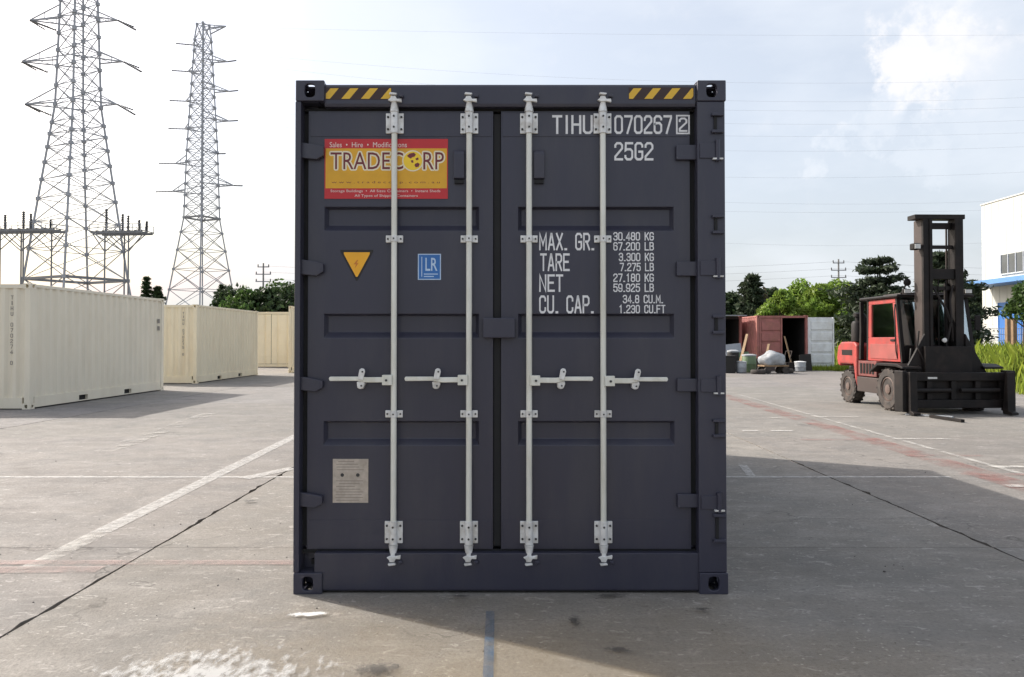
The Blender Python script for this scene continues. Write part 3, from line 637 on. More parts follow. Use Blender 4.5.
# lock rods with brackets, cams and handles
RY = .036
def lock_rod(px, side, hub_y):
    fz = lambda p, y=RY - .004: CAMZ + (340 - p) / 177.6 * (1 + y / DF) + max(0, 340 - p) * .00003
    x = fx(px, RY); r = MB().tube([(x, RY, fz(556)), (x, RY, fz(100))], .0168, 16).build('lock_rod', 'rod', main, smooth=True)
    def bx(n, a, b, y0, y1, z0, z1, m='zinc', bev=.003): return MB().box(a, b, y0, y1, z0, z1).build(n, m, r, bev)
    for (py0, py1) in ((112.5, 133), (521, 543)):                        # guide brackets: two flanges and a strap
        for s in (-1, 1):
            bx('bracket_flange', x + s * .034 - .017, x + s * .034 + .017, DY - .016, DY - .0035, fz(py1), fz(py0))
        MB().tube([(x, RY, fz(py1 + .5)), (x, RY, fz(py0 - .5))], .0235, 16).build('bracket_sleeve', 'zinc', r, .002)
        for s in (-1, 1):
            for q in (.2, .8):
                z = fz(py0 + (py1 - py0) * q); MB().lathe([(.0065, DY - .017), (.0065, DY - .022), (.004, DY - .024)], 'y', (x + s * .038, 0, z), 8).build('bolt', 'bolt', r)
        for q in (.22, .75):
            MB().lathe([(.006, RY - .0225), (.006, RY - .028)], 'y', (x, 0, fz(py0 + (py1 - py0) * q)), 8).build('bolt', 'bolt', r)
    for pyc in (239, 414):
        for s in (-1, 1):
            bx('clamp_ear', x + s * .033 - .016, x + s * .033 + .016, DY - .018, DY - .0005, fz(pyc + 3.6), fz(pyc - 3.6))
            MB().lathe([(.0055, DY - .0185), (.0055, DY - .024)], 'y', (x + s * .037, 0, fz(pyc)), 8).build('bolt', 'bolt', r)
        MB().tube([(x, RY, fz(pyc + 3.2)), (x, RY, fz(pyc - 3.2))], .0212, 16).build('clamp_band', 'zinc', r, .002)
        MB().lathe([(.005, RY - .0205), (.005, RY - .025)], 'y', (x, 0, fz(pyc)), 8).build('bolt', 'bolt', r)
    # cam ends and keepers, top and bottom
    for (pa, pb, sg) in ((112, 97, 1), (544, 560, -1)):
        z0, z1 = fz(pa), fz(pb); zl = lambda t: z0 + (z1 - z0) * t
        MB().tube([(x, RY - .004, zl(0)), (x, RY - .004, zl(.25)), (x, RY - .010, zl(.6)), (x, RY - .012, zl(.75))], [.026, .023, .016, .019], 12).build('cam_neck', 'zinc', r, smooth=True)
        k = side
        MB().prism([(x - .034, zl(.70)), (x - .014, zl(.60)), (x + .018, zl(.62)), (x + .046, zl(.55)), (x + .044, zl(.80)), (x + .018, zl(.78)), (x + .010, zl(.98)), (x - .016, zl(.98)), (x - .020, zl(.84))], 'y', RY - .034, RY - .014).build('cam', 'zinc', r, .003)
        MB().prism([(x - .026, zl(1.06)), (x + .014, zl(1.02)), (x + .020, zl(1.14)), (x - .020, zl(1.2))], 'y', RY - .042, RY - .013).build('keeper', 'zinc', r, .003)
        MB().prism([(x + .030, zl(.92)), (x + .052, zl(.86)), (x + .056, zl(1.04)), (x + .036, zl(1.1))], 'y', RY - .040, RY - .013).build('keeper', 'navy', r, .003)
    # handle
    z = fz(hub_y); s = side
    hub = bx('handle_hub', *sorted((x + s * .006, x + s * .062)), RY - .032, RY + .012, z - .028, z + .030, 'rod')
    MB().lathe([(.007, RY - .0325), (.007, RY - .038)], 'y', (x + s * .038, 0, z), 8).build('bolt', 'bolt', r)
    x2 = x + s * (.357); zt = fz(hub_y - 1.5 if s < 0 else hub_y - 2)
    MB().prism([(x + s * .05, z - .012), (x + s * .05, z + .018), (x + s * .15, z + .017), (x + s * .20, zt + .012), (x2, zt + .012), (x2 + s * .006, zt), (x2, zt - .013), (x + s * .20, zt - .012), (x + s * .15, z - .013)], 'y', RY - .030, RY - .014).build('handle', 'rod', r, .004)
    xr = x + s * .182
    MB().prism([(xr - .026, zt - .016), (xr - .022, zt - .052), (xr - .006, zt - .060), (xr + .012, zt - .056), (xr + .022, zt - .030), (xr + .020, zt - .013)], 'y', RY - .020, DY - .002).build('handle_retainer', 'zinc', r, .006)
    MB().prism([(xr - .016, zt - .002), (xr - .006, zt + .052), (xr + .006, zt + .060), (xr + .022, zt + .056), (xr + .026, zt + .040), (xr + .014, zt - .008)], 'y', RY - .040, RY - .031).build('handle_catch', 'zinc', r, .004)
    MB().lathe([(.005, RY - .041), (.005, RY - .046)], 'y', (xr + .012, 0, zt + .04), 8).build('bolt', 'bolt', r)
    MB().lathe([(.005, RY - .021), (.005, RY - .026)], 'y', (xr + .002, 0, zt - .04), 8).build('bolt', 'bolt', r)
lock_rod(394, -1, 380); lock_rod(469, -1, 380); lock_rod(529, 1, 380.5); lock_rod(603, 1, 381)

# trade sticker
SYP = DY - .0036; Y = SYP
stk = MB().box(fx(325, DY, 170), fx(448, DY, 170), Y - .0004, Y, fz(199, DY), fz(139, DY)).build('sticker', 'sign_red', main)
stk['label'] = 'red and yellow trade sticker'
MB().box(fx(326, DY, 170), fx(447, DY, 170), Y - .0011, Y - .0005, fz(188.5, DY), fz(148.5, DY)).build('yellow_band', 'sign_yellow', stk)
def st_text(s, a, b, y0, y1, m, lay, bold=0):
    link('lettering', text_mesh(s, fx(a, DY, 170), fx(b, DY, 170), fz(y1, DY), fz(y0, DY), Y - .0012 - .0004 * lay, bold), m, stk)
for k in range(10):                                   # pale outline round the name
    du, dv = 1.5 * math.cos(k * math.pi / 5), 1.5 * math.sin(k * math.pi / 5)
    st_text('TRADEC', 331 + du, 403.5 + du, 152.3 + dv, 169.6 + dv, 'sign_pale', .09 * k); st_text('RP', 423.5 + du, 444 + du, 152.3 + dv, 169.6 + dv, 'sign_pale', .09 * k)
st_text('TRADEC', 331, 403.5, 152.3, 169.6, 'sign_text', 1.4); st_text('RP', 423.5, 444, 152.3, 169.6, 'sign_text', 1.4)
gx_, gz_ = fx(413, DY, 170), fz(161, DY)
def disc(rx, rz, y, n=28, cx=gx_, cz=gz_): return MB().add([(cx + rx * math.cos(2 * math.pi * i / n), y, cz + rz * math.sin(2 * math.pi * i / n)) for i in range(n)], [tuple(range(n))])
disc(.061, .061, Y - .0021).build('globe_ring', 'sign_pale', stk); disc(.054, .054, Y - .0024).build('globe', 'sign_globe', stk)
for (poly) in ([(-.034, .028), (-.018, .042), (.006, .047), (.018, .036), (.010, .024), (-.004, .020), (-.010, .012), (-.022, .018)], [(.012, -.018), (.028, -.010), (.040, -.018), (.034, -.034), (.018, -.038), (.010, -.028)], [(-.012, .002), (.002, .004), (.004, -.010), (-.006, -.012)], [(.014, .012), (.030, .020), (.034, .008), (.022, .002)]):
    MB().add([(gx_ + u, Y - .0027, gz_ + v) for u, v in poly], [tuple(range(len(poly)))]).build('globe_land', 'sign_text', stk)
st_text('Sales  \u2022  Hire  \u2022  Modifications', 330, 407, 142.2, 147.4, 'sign_white', 0)
st_text(' '.join('www.tradecorp.com.au'), 332, 440, 181.2, 184.2, 'sign_text', 0)
st_text('Storage Buildings  \u2022  All Sizes Containers  \u2022  Instant Sheds', 331, 440.5, 189.8, 193.2, 'sign_white', 0)
st_text('All Types of Shipping Containers', 355, 418, 194.6, 197.8, 'sign_white', 0)
# warning triangle
def tri(cx, cy, w_, h_, y, m, name, par, r=.0):
    x = fx(cx, DY, 265); z1, z0 = fz(cy - h_ / 2, DY), fz(cy + h_ / 2, DY); hw = w_ / 2 / 177 * (1 + DY / DF); c = .012
    return MB().add([(x - hw, y, z1), (x + hw, y, z1), (x + hw - c * .1, y, z1 - c), (x + c * .35, y, z0), (x - c * .35, y, z0), (x - hw + c * .1, y, z1 - c)], [(0, 5, 4, 3, 2, 1)]).build(name, m, par)
Y2 = DY - .0010
t1 = tri(357, 265.5, 33, 31, Y2, 'black', 'warning_triangle', main); t1['label'] = 'yellow warning triangle sticker'
tri(357, 264.7, 26, 24.5, Y2 - .0005, 'tri_yellow', 'triangle_field', t1)
bo = [(.005, .030), (-.018, -.004), (-.002, -.004), (-.010, -.034), (.016, .006), (.002, .006), (.014, .030)]
MB().add([(fx(356.5, DY, 265) + u * .85, Y2 - .001, fz(264, DY) + v * .75) for u, v in bo], [tuple(range(len(bo)))]).build('lightning_bolt', 'tri_orange', t1)
# blue inspection label
bl = MB().box(fx(418, DY, 267), fx(441, DY, 267), Y2 - .0004, Y2, fz(280, DY), fz(254, DY)).build('inspection_label', 'pale_blue', main); bl['label'] = 'blue inspection label'
MB().box(fx(419, DY, 267), fx(440, DY, 267), Y2 - .001, Y2 - .0005, fz(279, DY), fz(255, DY)).build('label_field', 'blue_label', bl)
def bl_text(s, a, b, y0, y1, bold=.01): link('lettering', text_mesh(s, fx(a, DY, 267), fx(b, DY, 267), fz(y1, DY), fz(y0, DY), Y2 - .0014, bold), 'pale_blue', bl)
bl_text('LR', 425.5, 437.5, 258, 271); 
MB().box(fx(421.5, DY, 267), fx(422.3, DY, 267), Y2 - .0014, Y2 - .0011, fz(277, DY), fz(257, DY)).build('print_bar', 'pale_blue', bl)
for k in range(2): MB().box(fx(424, DY, 267), fx(438 - 4 * k, DY, 267), Y2 - .0014, Y2 - .0011, fz(274.7 + 2.4 * k, DY), fz(273.8 + 2.4 * k, DY)).build('print_bar', 'pale_blue', bl)
# data plate
pl = MB().box(fx(333, DY, 480), fx(368.5, DY, 480), DY - .003, DY - .0004, fz(502, DY), fz(458.5, DY)).build('data_plate', 'plate', main, .001); pl['label'] = 'square engraved data plate'
for k in range(15):
    if k in (4, 5, 6): continue
    a_, b_ = 335.5 + random.random() * 4, 366 - random.random() * 12
    zc = 461 + k * 2.75
    MB().box(fx(a_, DY, 480), fx(b_, DY, 480), DY - .0036, DY - .0031, fz(zc + .3, DY), fz(zc - .3, DY)).build('print_bar', 'plate_ink', pl)
for px in (342.5, 358): MB().lathe([(.0105, DY - .0032), (.009, DY - .006)], 'y', (fx(px, DY, 480), 0, fz(474.5, DY)), 10).build('rivet', 'bolt', pl)
# painted lettering on the right door
YT = DY - .0036
def letter(s, a, b, y0, y1, y, w_=1.15):
    py = (y0 + y1) / 2
    for k in range(len(s.split(' '))): stroke_text(s, fx(a, DY, py), fx(b, DY, py), fz(y1, DY), fz(y0, DY), y, w_, k).build('lettering', 'white_paint', dr)
letter('TIHU', 552, 592.5, 115, 134, YT); letter('070267', 614, 671.5, 115, 134, YT); letter('2', 678.2, 686.8, 117.5, 131.8, YT)
bm_ = MB(); xa, xb, za, zb_ = fx(675.5, DY, 124), fx(689.2, DY, 124), fz(134.2, DY), fz(114.8, DY); tt = .009
bm_.box(xa, xb, YT - .0006, YT - .0002, za, za + tt); bm_.box(xa, xb, YT - .0006, YT - .0002, zb_ - tt, zb_); bm_.box(xa, xa + tt, YT - .0006, YT - .0002, za + tt, zb_ - tt); bm_.box(xb - tt, xb, YT - .0006, YT - .0002, za + tt, zb_ - tt)
bm_.build('check_digit_frame', 'white_paint', dr)
YT = DY - .0012
letter('25G2', 614, 653, 142, 160.5, YT)
letter('MAX. GR.', 539, 594.5, 233, 250.5, YT); letter('TARE', 540, 569.5, 253.5, 271.3, YT); letter('NET', 539, 563, 274.5, 292, YT); letter('CU. CAP.', 539, 594, 295.5, 313.5, YT)
rowsT = [('30.480 KG', '67.200 LB', 613), ('3.300 KG', '7.275 LB', 618.5), ('27.180 KG', '59.925 LB', 613), ('34.8 CU.M.', '1.230 CU.FT', 0)]
for k, (s1, s2, a) in enumerate(rowsT):
    yb_ = (232.3, 253, 273.7, 295)[k]
    letter(s1, a or 622.5, 653.5 if k < 3 else 663, yb_, yb_ + 8.4, YT, 1.3); letter(s2, a + (1 if k == 1 else 0) if a else 618.5, 653.5 if k < 3 else 665, yb_ + 10, yb_ + 18.4, YT, 1.3)

# ------------------------------------------------------------------ cream containers on the left
G1 = 'cream containers along the left of the yard'
def vert_code(root, s, x, z1, dz, m='grey_ink', sz=.085):
    for k, chh in enumerate(s):
        if chh == ' ': continue
        stroke_text(chh, x, x + sz * .65, z1 - k * dz - sz, z1 - k * dz, .0188, 1.5).build('lettering', m, root)
def cream(lab, xr, y, H_, m, code=True):
    r = thing('shipping_container', lab, 'container', (xr - 1.219, y, 0), 0, G1); iso_shell(r, 6.058, 2.438, H_, m); return r
c1 = cream('nearest cream container at the left edge with two fork pockets in its long side', -9.88, 15.75, 2.591, 'cream')
vert_code(c1, 'TIHU 070274 0', .80, 2.34, .112)
for (yy, zz) in ((5.72, 1.95), (5.72, 1.75)): MB().box(1.2185, 1.2205, yy - .07, yy + .07, zz - .06, zz + .06).build('lettering', 'grey_ink', c1)
c2 = cream('cream container standing just beyond the nearest one, smaller in view', -10.3, 25.1, 2.591, 'cream2')
vert_code(c2, 'TIHU 070275 6', .74, 2.34, .112)
def doors_end(r, H_, m):
    hw = 1.219
    MB().box(-hw + .163, hw - .163, .012, .10, H_ - .11, H_ - .01).build('header', m, r); MB().box(-hw + .163, hw - .163, .012, .10, .03, .17).build('sill', m, r)
    for s in (-1, 1):
        a, b = sorted((s * .012, s * (hw - .125))); d_ = MB().box(a, b, .035, .075, .185, H_ - .125).build('door', m, r, .004)
        for k in range(3): MB().box(a + .08, b - .08, .024, .0346, .55 + k * .62, .68 + k * .62).build('door_rib', m, d_, .01)
        for q in (.30, .75):
            xx = s * (hw - .125) * q; MB().tube([(xx, .012, .09), (xx, .012, H_ - .05)], .018, 8).build('lock_rod', m, r, smooth=True)
        for k in range(4): MB().box(*sorted((s * (hw - .25), s * (hw - .06))), .005, .034, .4 + k * .6, .48 + k * .6).build('hinge', m, r)
    MB().box(-.010, .010, .05, .07, .185, H_ - .125).build('gasket', 'rubber', r)
c3 = thing('shipping_container', 'distant yellowish cream container showing its door end beyond the gap', 'container', (-12.55, 40, 0), 0, G1)
iso_shell(c3, 6.058, 2.438, 2.896, 'cream2', front='none'); doors_end(c3, 2.896, 'cream2')
c4 = cream('cream container half hidden behind the navy container', -7.23, 33.2, 2.896, 'cream2')

# ------------------------------------------------------------------ lattice towers
def tower(name, label, base, prof, rot, panels, arms, leg_w, br_w, group, belt):
    """prof: (z, half-diagonal) ; arms: (z, side, length, direction angle, drop)"""
    r = thing(name, label, 'pylon', base, 0, group)
    def rad(z):
        for (z0, r0), (z1, r1) in zip(prof, prof[1:]):
            if z <= z1: return r0 + (r1 - r0) * (z - z0) / (z1 - z0)
        return prof[-1][1]
    ang = [rot + math.pi / 2 * k for k in range(4)]
    def pt(k, z): rr = rad(z); return Vector((rr * math.cos(ang[k % 4]), rr * math.sin(ang[k % 4]), z))
    for k in range(4):
        mb = MB()
        for (z0, _), (z1, _) in zip(prof, prof[1:]): mb.beam(pt(k, z0), pt(k, z1), leg_w)
        mb.build('leg', 'steel_grey', r)
        mb = MB()
        for i, (z0, z1) in enumerate(zip(panels, panels[1:])):
            a0, a1, b0, b1 = pt(k, z0), pt(k, z1), pt(k + 1, z0), pt(k + 1, z1)
            mb.beam(a0, b1, br_w); mb.beam(b0, a1, br_w)
            mb.beam(a1, b1, br_w)
            if z1 - z0 > 4:
                m0, m1 = (a0 + a1) / 2, (b0 + b1) / 2; mc = (a0 + b0 + a1 + b1) / 4
                mb.beam(m0, mc, br_w * .7); mb.beam(m1, mc, br_w * .7)
        mb.build('bracing', 'steel_grey', r)
        MB().beam(pt(k, belt), pt(k + 1, belt), leg_w * 1.6).build('belt_beam', 'deck_steel', r)
        mb = MB()                                            # gusset plates at the joints
        for z in panels[1:]: p = pt(k, z); mb.box(p.x - leg_w * 1.0, p.x + leg_w * 1.0, p.y - leg_w, p.y + leg_w, p.z - leg_w * 1.1, p.z + leg_w * 1.1)
        mb.build('gusset', 'steel_grey', r)['kind'] = 'stuff'
    for (z, tip, strings) in arms:
        tip = Vector(tip); mb = MB(); order = sorted(range(4), key=lambda k: (pt(k, z) - tip).length)[:2]
        for k in order:
            mb.beam(pt(k, z), tip, br_w * 1.6); mb.beam(pt(k, z + abs(tip.x) * .28), tip, br_w * 1.3)
            q = pt(k, z).lerp(tip, .5); mb.beam(q, pt(k, z + abs(tip.x) * .28).lerp(tip, .5), br_w * .7)
        mb.beam(pt(order[0], z).lerp(tip, .5), pt(order[1], z).lerp(tip, .5), br_w * .7)
        mb.build('cross_arm', 'steel_grey', r)
        for sv, sr in strings:
            p, q = tip, tip + Vector(sv); ib = MB(); L = (q - p).length; n = max(4, int(L / .22))
            pts, rs = [], []
            for i in range(n * 2 + 1): pts.append(p.lerp(q, i / (n * 2))); rs.append(sr if i % 2 else sr * .55)
            ib.tube(pts, rs, 6).build('insulator', 'insulator', r)
    return r
GT = 'lattice pylons behind the left containers'
d1 = 80.0; s1 = d1 / F
def T1(px, py, dd=0): return ((px - 76) * s1, dd, CAMZ + (HOR - py) * s1)
arms = []
for (py, lx, rx_) in ((103, 22, 135), (60, 18, 141), (18, 26, 135), (-26, 30, 124)):
    z = CAMZ + (HOR - py) * s1
    arms.append((z, T1(lx, py), [((3.4, -1.0, -1.45), .12), ((.9, 1.2, -.5), .09)]))
    arms.append((z, T1(rx_ - 20, py), [((2.3, -.8, -1.35), .12), ((1.2, 1.0, -.3), .09)]))
tower('lattice_pylon', 'large steel lattice pylon reaching above the frame behind the nearest cream container', ((76 - 512) * s1, d1, 0),
      [(0, 6.2), (7.4, 4.9), (25.9, 2.15), (36.9, 1.75), (46, 1.0)], R(17),
      [0, 4.2, 7.7, 10.8, 13.6, 16.0, 18.0, 19.8, 21.4, 22.8, 24.0, 25.9, 27.9, 29.9, 31.6, 33.4, 35.2, 36.9, 39, 41, 43.5, 46], arms, .16, .075, GT, 7.7)
d2 = 120.0; s2 = d2 / F
def T2(px, py, dd=0): return ((px - 201) * s2, dd, CAMZ + (HOR - py) * s2)
arms = []; tips2 = []
for (py, px) in ((43, 178), (70, 174), (100, 172), (128, 171), (163, 162), (191, 159), (60, 238), (90, 240), (120, 240), (153, 228), (185, 245)):
    sgn = -1 if px < 201 else 1; tx = px - sgn * 12
    arms.append((CAMZ + (HOR - py) * s2, T2(tx, py), [((sgn * 12 * s2, -1.5, -.35), .12)])); tips2.append((px, py))
arms.append((CAMZ + (HOR - 31) * s2, T2(224, 24), []))
tower('lattice_pylon', 'slimmer lattice pylon with short arms, second from the left edge', ((201 - 512) * s2, d2, 0),
      [(0, 6.4), (9.2, 4.6), (20.5, 2.6), (31, 2.25), (49, 1.2), (51, .9)], R(20),
      [0, 5.5, 9.2, 12.4, 15.4, 18.2, 20.5] + [20.5 + 1.75 * k for k in range(1, 17)] + [51], arms, .16, .09, GT, 20.5)
# cable terminal platforms beside the large pylon
def platform(x0, x1, yz, posts, legs, label):
    d = 76.0; s = d / F; cx = (x0 + x1) / 2; r = thing('cable_platform', label, 'platform', ((cx - 512) * s, d, 0), R(-6), 'cable terminal platforms at the pylon foot')
    z = CAMZ + (HOR - yz) * s; hx = (x1 - x0) / 2 * s; mb = MB()
    for yy in (-.9, 0, .9): mb.beam((-hx, yy, z), (hx, yy, z), .16, .22)
    for k in range(9): u = -hx + 2 * hx * k / 8; mb.beam((u, -1.1, z + .14), (u, 1.1, z + .14), .12, .06)
    mb.build('deck_frame', 'deck_steel', r)
    mb = MB()
    for yy in (-1.1, 1.1):
        mb.beam((-hx, yy, z + .75), (hx, yy, z + .75), .05)
        for k in range(7): u = -hx + 2 * hx * k / 6; mb.beam((u, yy, z), (u, yy, z + .75), .05)
    mb.build('guard_rail', 'steel_grey', r)
    for (px, top, yy) in posts:
        u = (px - cx) * s; zt = CAMZ + (HOR - top) * s; n = 9; pts = [(u, yy, z + .2 + (zt - z - .2) * i / (2 * n)) for i in range(2 * n + 1)]
        MB().tube(pts, [.16 if i % 2 else .09 for i in range(2 * n + 1)], 8).build('insulator', 'insulator', r)
    for px, yy in legs:
        u = (px - cx) * s; mb = MB()
        for q in (-1, 1): mb.beam((u, yy, z - 1.9), (max(-hx, min(hx, u + q * 2.2)), yy, z - .1), .08); mb.beam((u, yy, z - 1.0), (max(-hx, min(hx, u + q * 1.1)), yy, z - .1), .06)
        mb.build('knee_brace', 'deck_steel', r)
        MB().beam((u, yy, 0), (u, yy, z), .11).build('leg', 'deck_steel', r)
platform(-12, 62, 231, ((18, 210, .5), (33, 214, -.4), (48, 219, .4), (2, 214, 0)), ((15, .6), (27, -.6), (48, .6), (2, -.6)), 'cable platform on thin legs at the far left beside the large pylon')
platform(94, 148, 233, ((107, 209, -.4), (119, 213, .4), (130, 216, -.4), (136, 219, .5), (146, 221, .2)), ((107, -.6), (120, .6), (132, -.6)), 'cable platform on thin legs right of the large pylon')

# ------------------------------------------------------------------ overhead wires and poles
GW = 'overhead power lines running across the sky'
def wire(p0, p1, p2, d, rad, label):
    """conductor hanging in a parabola through three sight points in the plane at depth d, carried on beyond the frame"""
    q = [at(px, py, d) for px, py in (p0, p1, p2)]
    co = np.polyfit([v.x for v in q], [v.z for v in q], 2); xs = np.linspace(q[0].x, q[2].x * 1.9, 40)
    o = MB().tube([(x, d, float(np.polyval(co, x))) for x in xs], rad, 4, cap=False).build('power_line', 'wire'); tag(o, label, 'power line', GW)
order = ['topmost', 'second', 'third', 'fourth', 'fifth', 'sixth', 'seventh', 'eighth', 'ninth', 'tenth', 'eleventh']
ys = [(33, 33), (81, 78), (99.4, 96.4), (109, 106), (122.5, 119.5), (135, 132), (150, 146), (176.6, 171.5), (202, 199.5), (211, 208.5), (243, 241)]
st0 = [(224, 25), (178, 45), (238, 62), (174, 72), (240, 92), (172, 102), (240, 122), (171, 130), (228, 155), (162, 165), (245, 187)]
for k, (a, b) in enumerate(ys): wire(st0[k], (726, a), (1024, b), d2 - 1.5, .0075, '%s thin wire counted from the top of the sky' % order[k])
GP = 'distant utility poles'
def upole(px, top, d, label):
    x = (px - 512) / F * d; z = CAMZ + (HOR - top) * d / F; r = thing('utility_pole', label, 'pole', (x, d, 0), 0, GP)
    MB().tube([(0, 0, 0), (0, 0, z)], [.17, .10], 10).build('mast', 'pole', r, smooth=True)
    for k, hw in enumerate((.75, 1.0, 1.0)):
        zz = z - .5 - k * .95; MB().beam((-hw, 0, zz), (hw, 0, zz), .13).build('crossarm', 'steel_grey', r)
        for s in (-1, 0, 1) if k else (-1, 1): MB().tube([(s * hw * .92, 0, zz + .07), (s * hw * .92, 0, zz + .35)], [.09, .06], 6).build('insulator', 'insulator', r)
upole(839, 259, 100, 'distant pole above the bright green trees on the right'); upole(263, 263, 100, 'distant pole above the hedge left of the navy container')
for k, (yl, ym, yr) in enumerate(((266, 261.5, 266), (272, 268.5, 272), (279, 275.5, 278.5))):
    q0, q1 = at(263, yl, 100), at(839, ym, 100)
    for nm, (a, b) in enumerate((((263, yl), (839, ym)), ((839, ym), (1424, yr)))):
        A_, B_ = at(*a, 100), at(*b, 100); pts = []
        for i in range(25): t = i / 24; p = A_.lerp(B_, t); p.z -= 1.1 * 4 * t * (1 - t) * .9; p.y -= .15; pts.append(p)
        o = MB().tube(pts, .010, 4, cap=False).build('power_line', 'wire'); tag(o, '%s of the three low wires %s the distant right-hand pole' % (('highest', 'middle', 'lowest')[k], ('reaching left from', 'reaching right from')[nm]), 'power line', GW)

# ------------------------------------------------------------------ forklift (faces the camera side of the yard)
fk = thing('forklift', 'large red and black forklift truck with tall mast and wide attachment', 'forklift', (8.56, 14.6, 0), R(1.5))
def fb(n, m, x0, x1, y0, y1, z0, z1, par=fk, bev=.012): return MB().box(x0, x1, y0, y1, z0, z1).build(n, m, par, bev)
def wheel(x, y, r_, wd, side):
    wparent = bpy.data.objects.new('wheel', None); C.objects.link(wparent); wparent.parent = fk; wparent.location = (x, y, r_)
    h = wd / 2
    MB().lathe([(r_ * .56, -h * .8), (r_ * .62, -h), (r_ * .9, -h), (r_ * .98, -h * .8), (r_, -h * .4), (r_, h * .4), (r_ * .98, h * .8), (r_ * .9, h), (r_ * .62, h), (r_ * .56, h * .8)], 'x', (0, 0, 0), 32).build('tyre', 'tyre', wparent, smooth=True)
    tm = MB()
    for k in range(18):
        for s in (-1, 1):
            a = 2 * math.pi * (k + (.5 if s > 0 else 0)) / 18; c, s_ = math.cos(a), math.sin(a); c2, s2_ = math.cos(a + .12), math.sin(a + .12)
            tm.beam((s * h * .95, c * r_ * .985, s_ * r_ * .985), (s * h * .1, c2 * r_ * 1.0, s2_ * r_ * 1.0), .05, .035, up=(0, c, s_))
    tm.build('tread', 'tyre', wparent)
    o_ = side * h
    MB().lathe([(r_ * .57, -side * h * .6), (r_ * .57, o_ * .86), (r_ * .52, o_ * .92), (r_ * .48, o_ * .55), (r_ * .24, o_ * .45), (r_ * .22, o_ * .95), (r_ * .12, o_ * 1.02)], 'x', (0, 0, 0), 24).build('rim', 'rim', wparent, smooth=True)
    for k in range(8): a = 2 * math.pi * k / 8; MB().lathe([(.022, o_ * .50), (.022, o_ * .62)], 'x', (0, math.cos(a) * r_ * .36, math.sin(a) * r_ * .36), 6).build('wheel_nut', 'fork_black', wparent)
wheel(-.80, .98, .43, .30, -1); wheel(.80, .98, .43, .30, 1); wheel(-.70, 2.98, .375, .25, -1); wheel(.70, 2.98, .375, .25, 1)
fb('axle', 'fork_black', -.7, .7, .88, 1.08, .33, .53); fb('axle', 'fork_black', -.6, .6, 2.9, 3.06, .3, .45)
# chassis
MB().prism([(.75, .45), (.75, .78), (1.75, .98), (2.49, .98), (2.49, .34), (1.65, .30), (1.62, .55)], 'x', -.58, .58).build('chassis', 'fork_brown', fk, .02)
fb('side_step', 'fork_brown', -.86, -.581, 1.50, 2.44, .30, .62); fb('side_step', 'fork_brown', .581, .86, 1.50, 2.44, .30, .62)
MT['fork_dull'] = mat('grimy dull red paint', (.17, .045, .04), .65, var=.3, scale=5, dirt=(.06, .035, .03), dirt_amt=.8, dirt_scale=4)
fb('side_tank', 'fork_dull', -.84, -.582, 1.62, 2.42, .64, .97); fb('side_tank', 'fork_dull', .582, .84, 1.62, 2.42, .64, .97)
for s in (-1, 1):                                     # front fenders
    MB().prism([(.30, .86), (.30, .90), (.52, .955), (1.30, .955), (1.58, .80), (1.58, .75), (1.27, .90), (.56, .90)], 'x', *sorted((s * .62, s * 1.0))).build('fender', 'fork_black', fk, .01)
# counterweight
cwp = [(2.50, .70), (2.50, 1.30), (2.62, 1.39), (3.26, 1.38), (3.42, 1.28), (3.48, 1.02), (3.44, .86), (3.32, .82), (3.28, .88), (2.66, .88), (2.58, .55), (2.50, .36)]
MB().prism(cwp, 'x', -.84, .84).build('counterweight', 'fork_red', fk, .05, seg=3)
MB().prism([(2.72, .36), (2.72, .84), (3.5, .82), (3.45, .50), (3.2, .45)], 'x', -.55, .55).build('counterweight_base', 'fork_black', fk, .03)
fb('engine_hood', 'fork_red', -.5, .5, 2.24, 2.49, .98, 1.44, bev=.04)
fb('hood_grille', 'fork_black', -.42, .42, 3.44, 3.485, .9, 1.0)
MB().prism([(2.40, .99), (2.36, 1.6), (2.38, 2.26), (2.44, 2.26), (2.44, 1.6), (2.49, .99)], 'x', -.80, -.72).build('rear_pillar', 'fork_black', fk, .01)
MB().prism([(2.40, .99), (2.36, 1.6), (2.38, 2.26), (2.44, 2.26), (2.44, 1.6), (2.49, .99)], 'x', .72, .80).build('rear_pillar', 'fork_black', fk, .01)
MB().lathe([(.11, 1.36), (.145, 1.40), (.145, 1.78), (.12, 1.84), (.06, 1.86), (.06, 1.93), (.10, 1.95), (.10, 2.02), (.03, 2.04)], 'z', (-.70, 2.70, 0), 18).build('air_cleaner', 'fork_black', fk, smooth=True)
MB().tube([(-.58, 2.62, .98), (-.58, 2.62, 1.9), (-.60, 2.66, 1.98), (-.62, 2.72, 2.02)], .045, 10).build('exhaust_pipe', 'fork_black', fk, smooth=True)
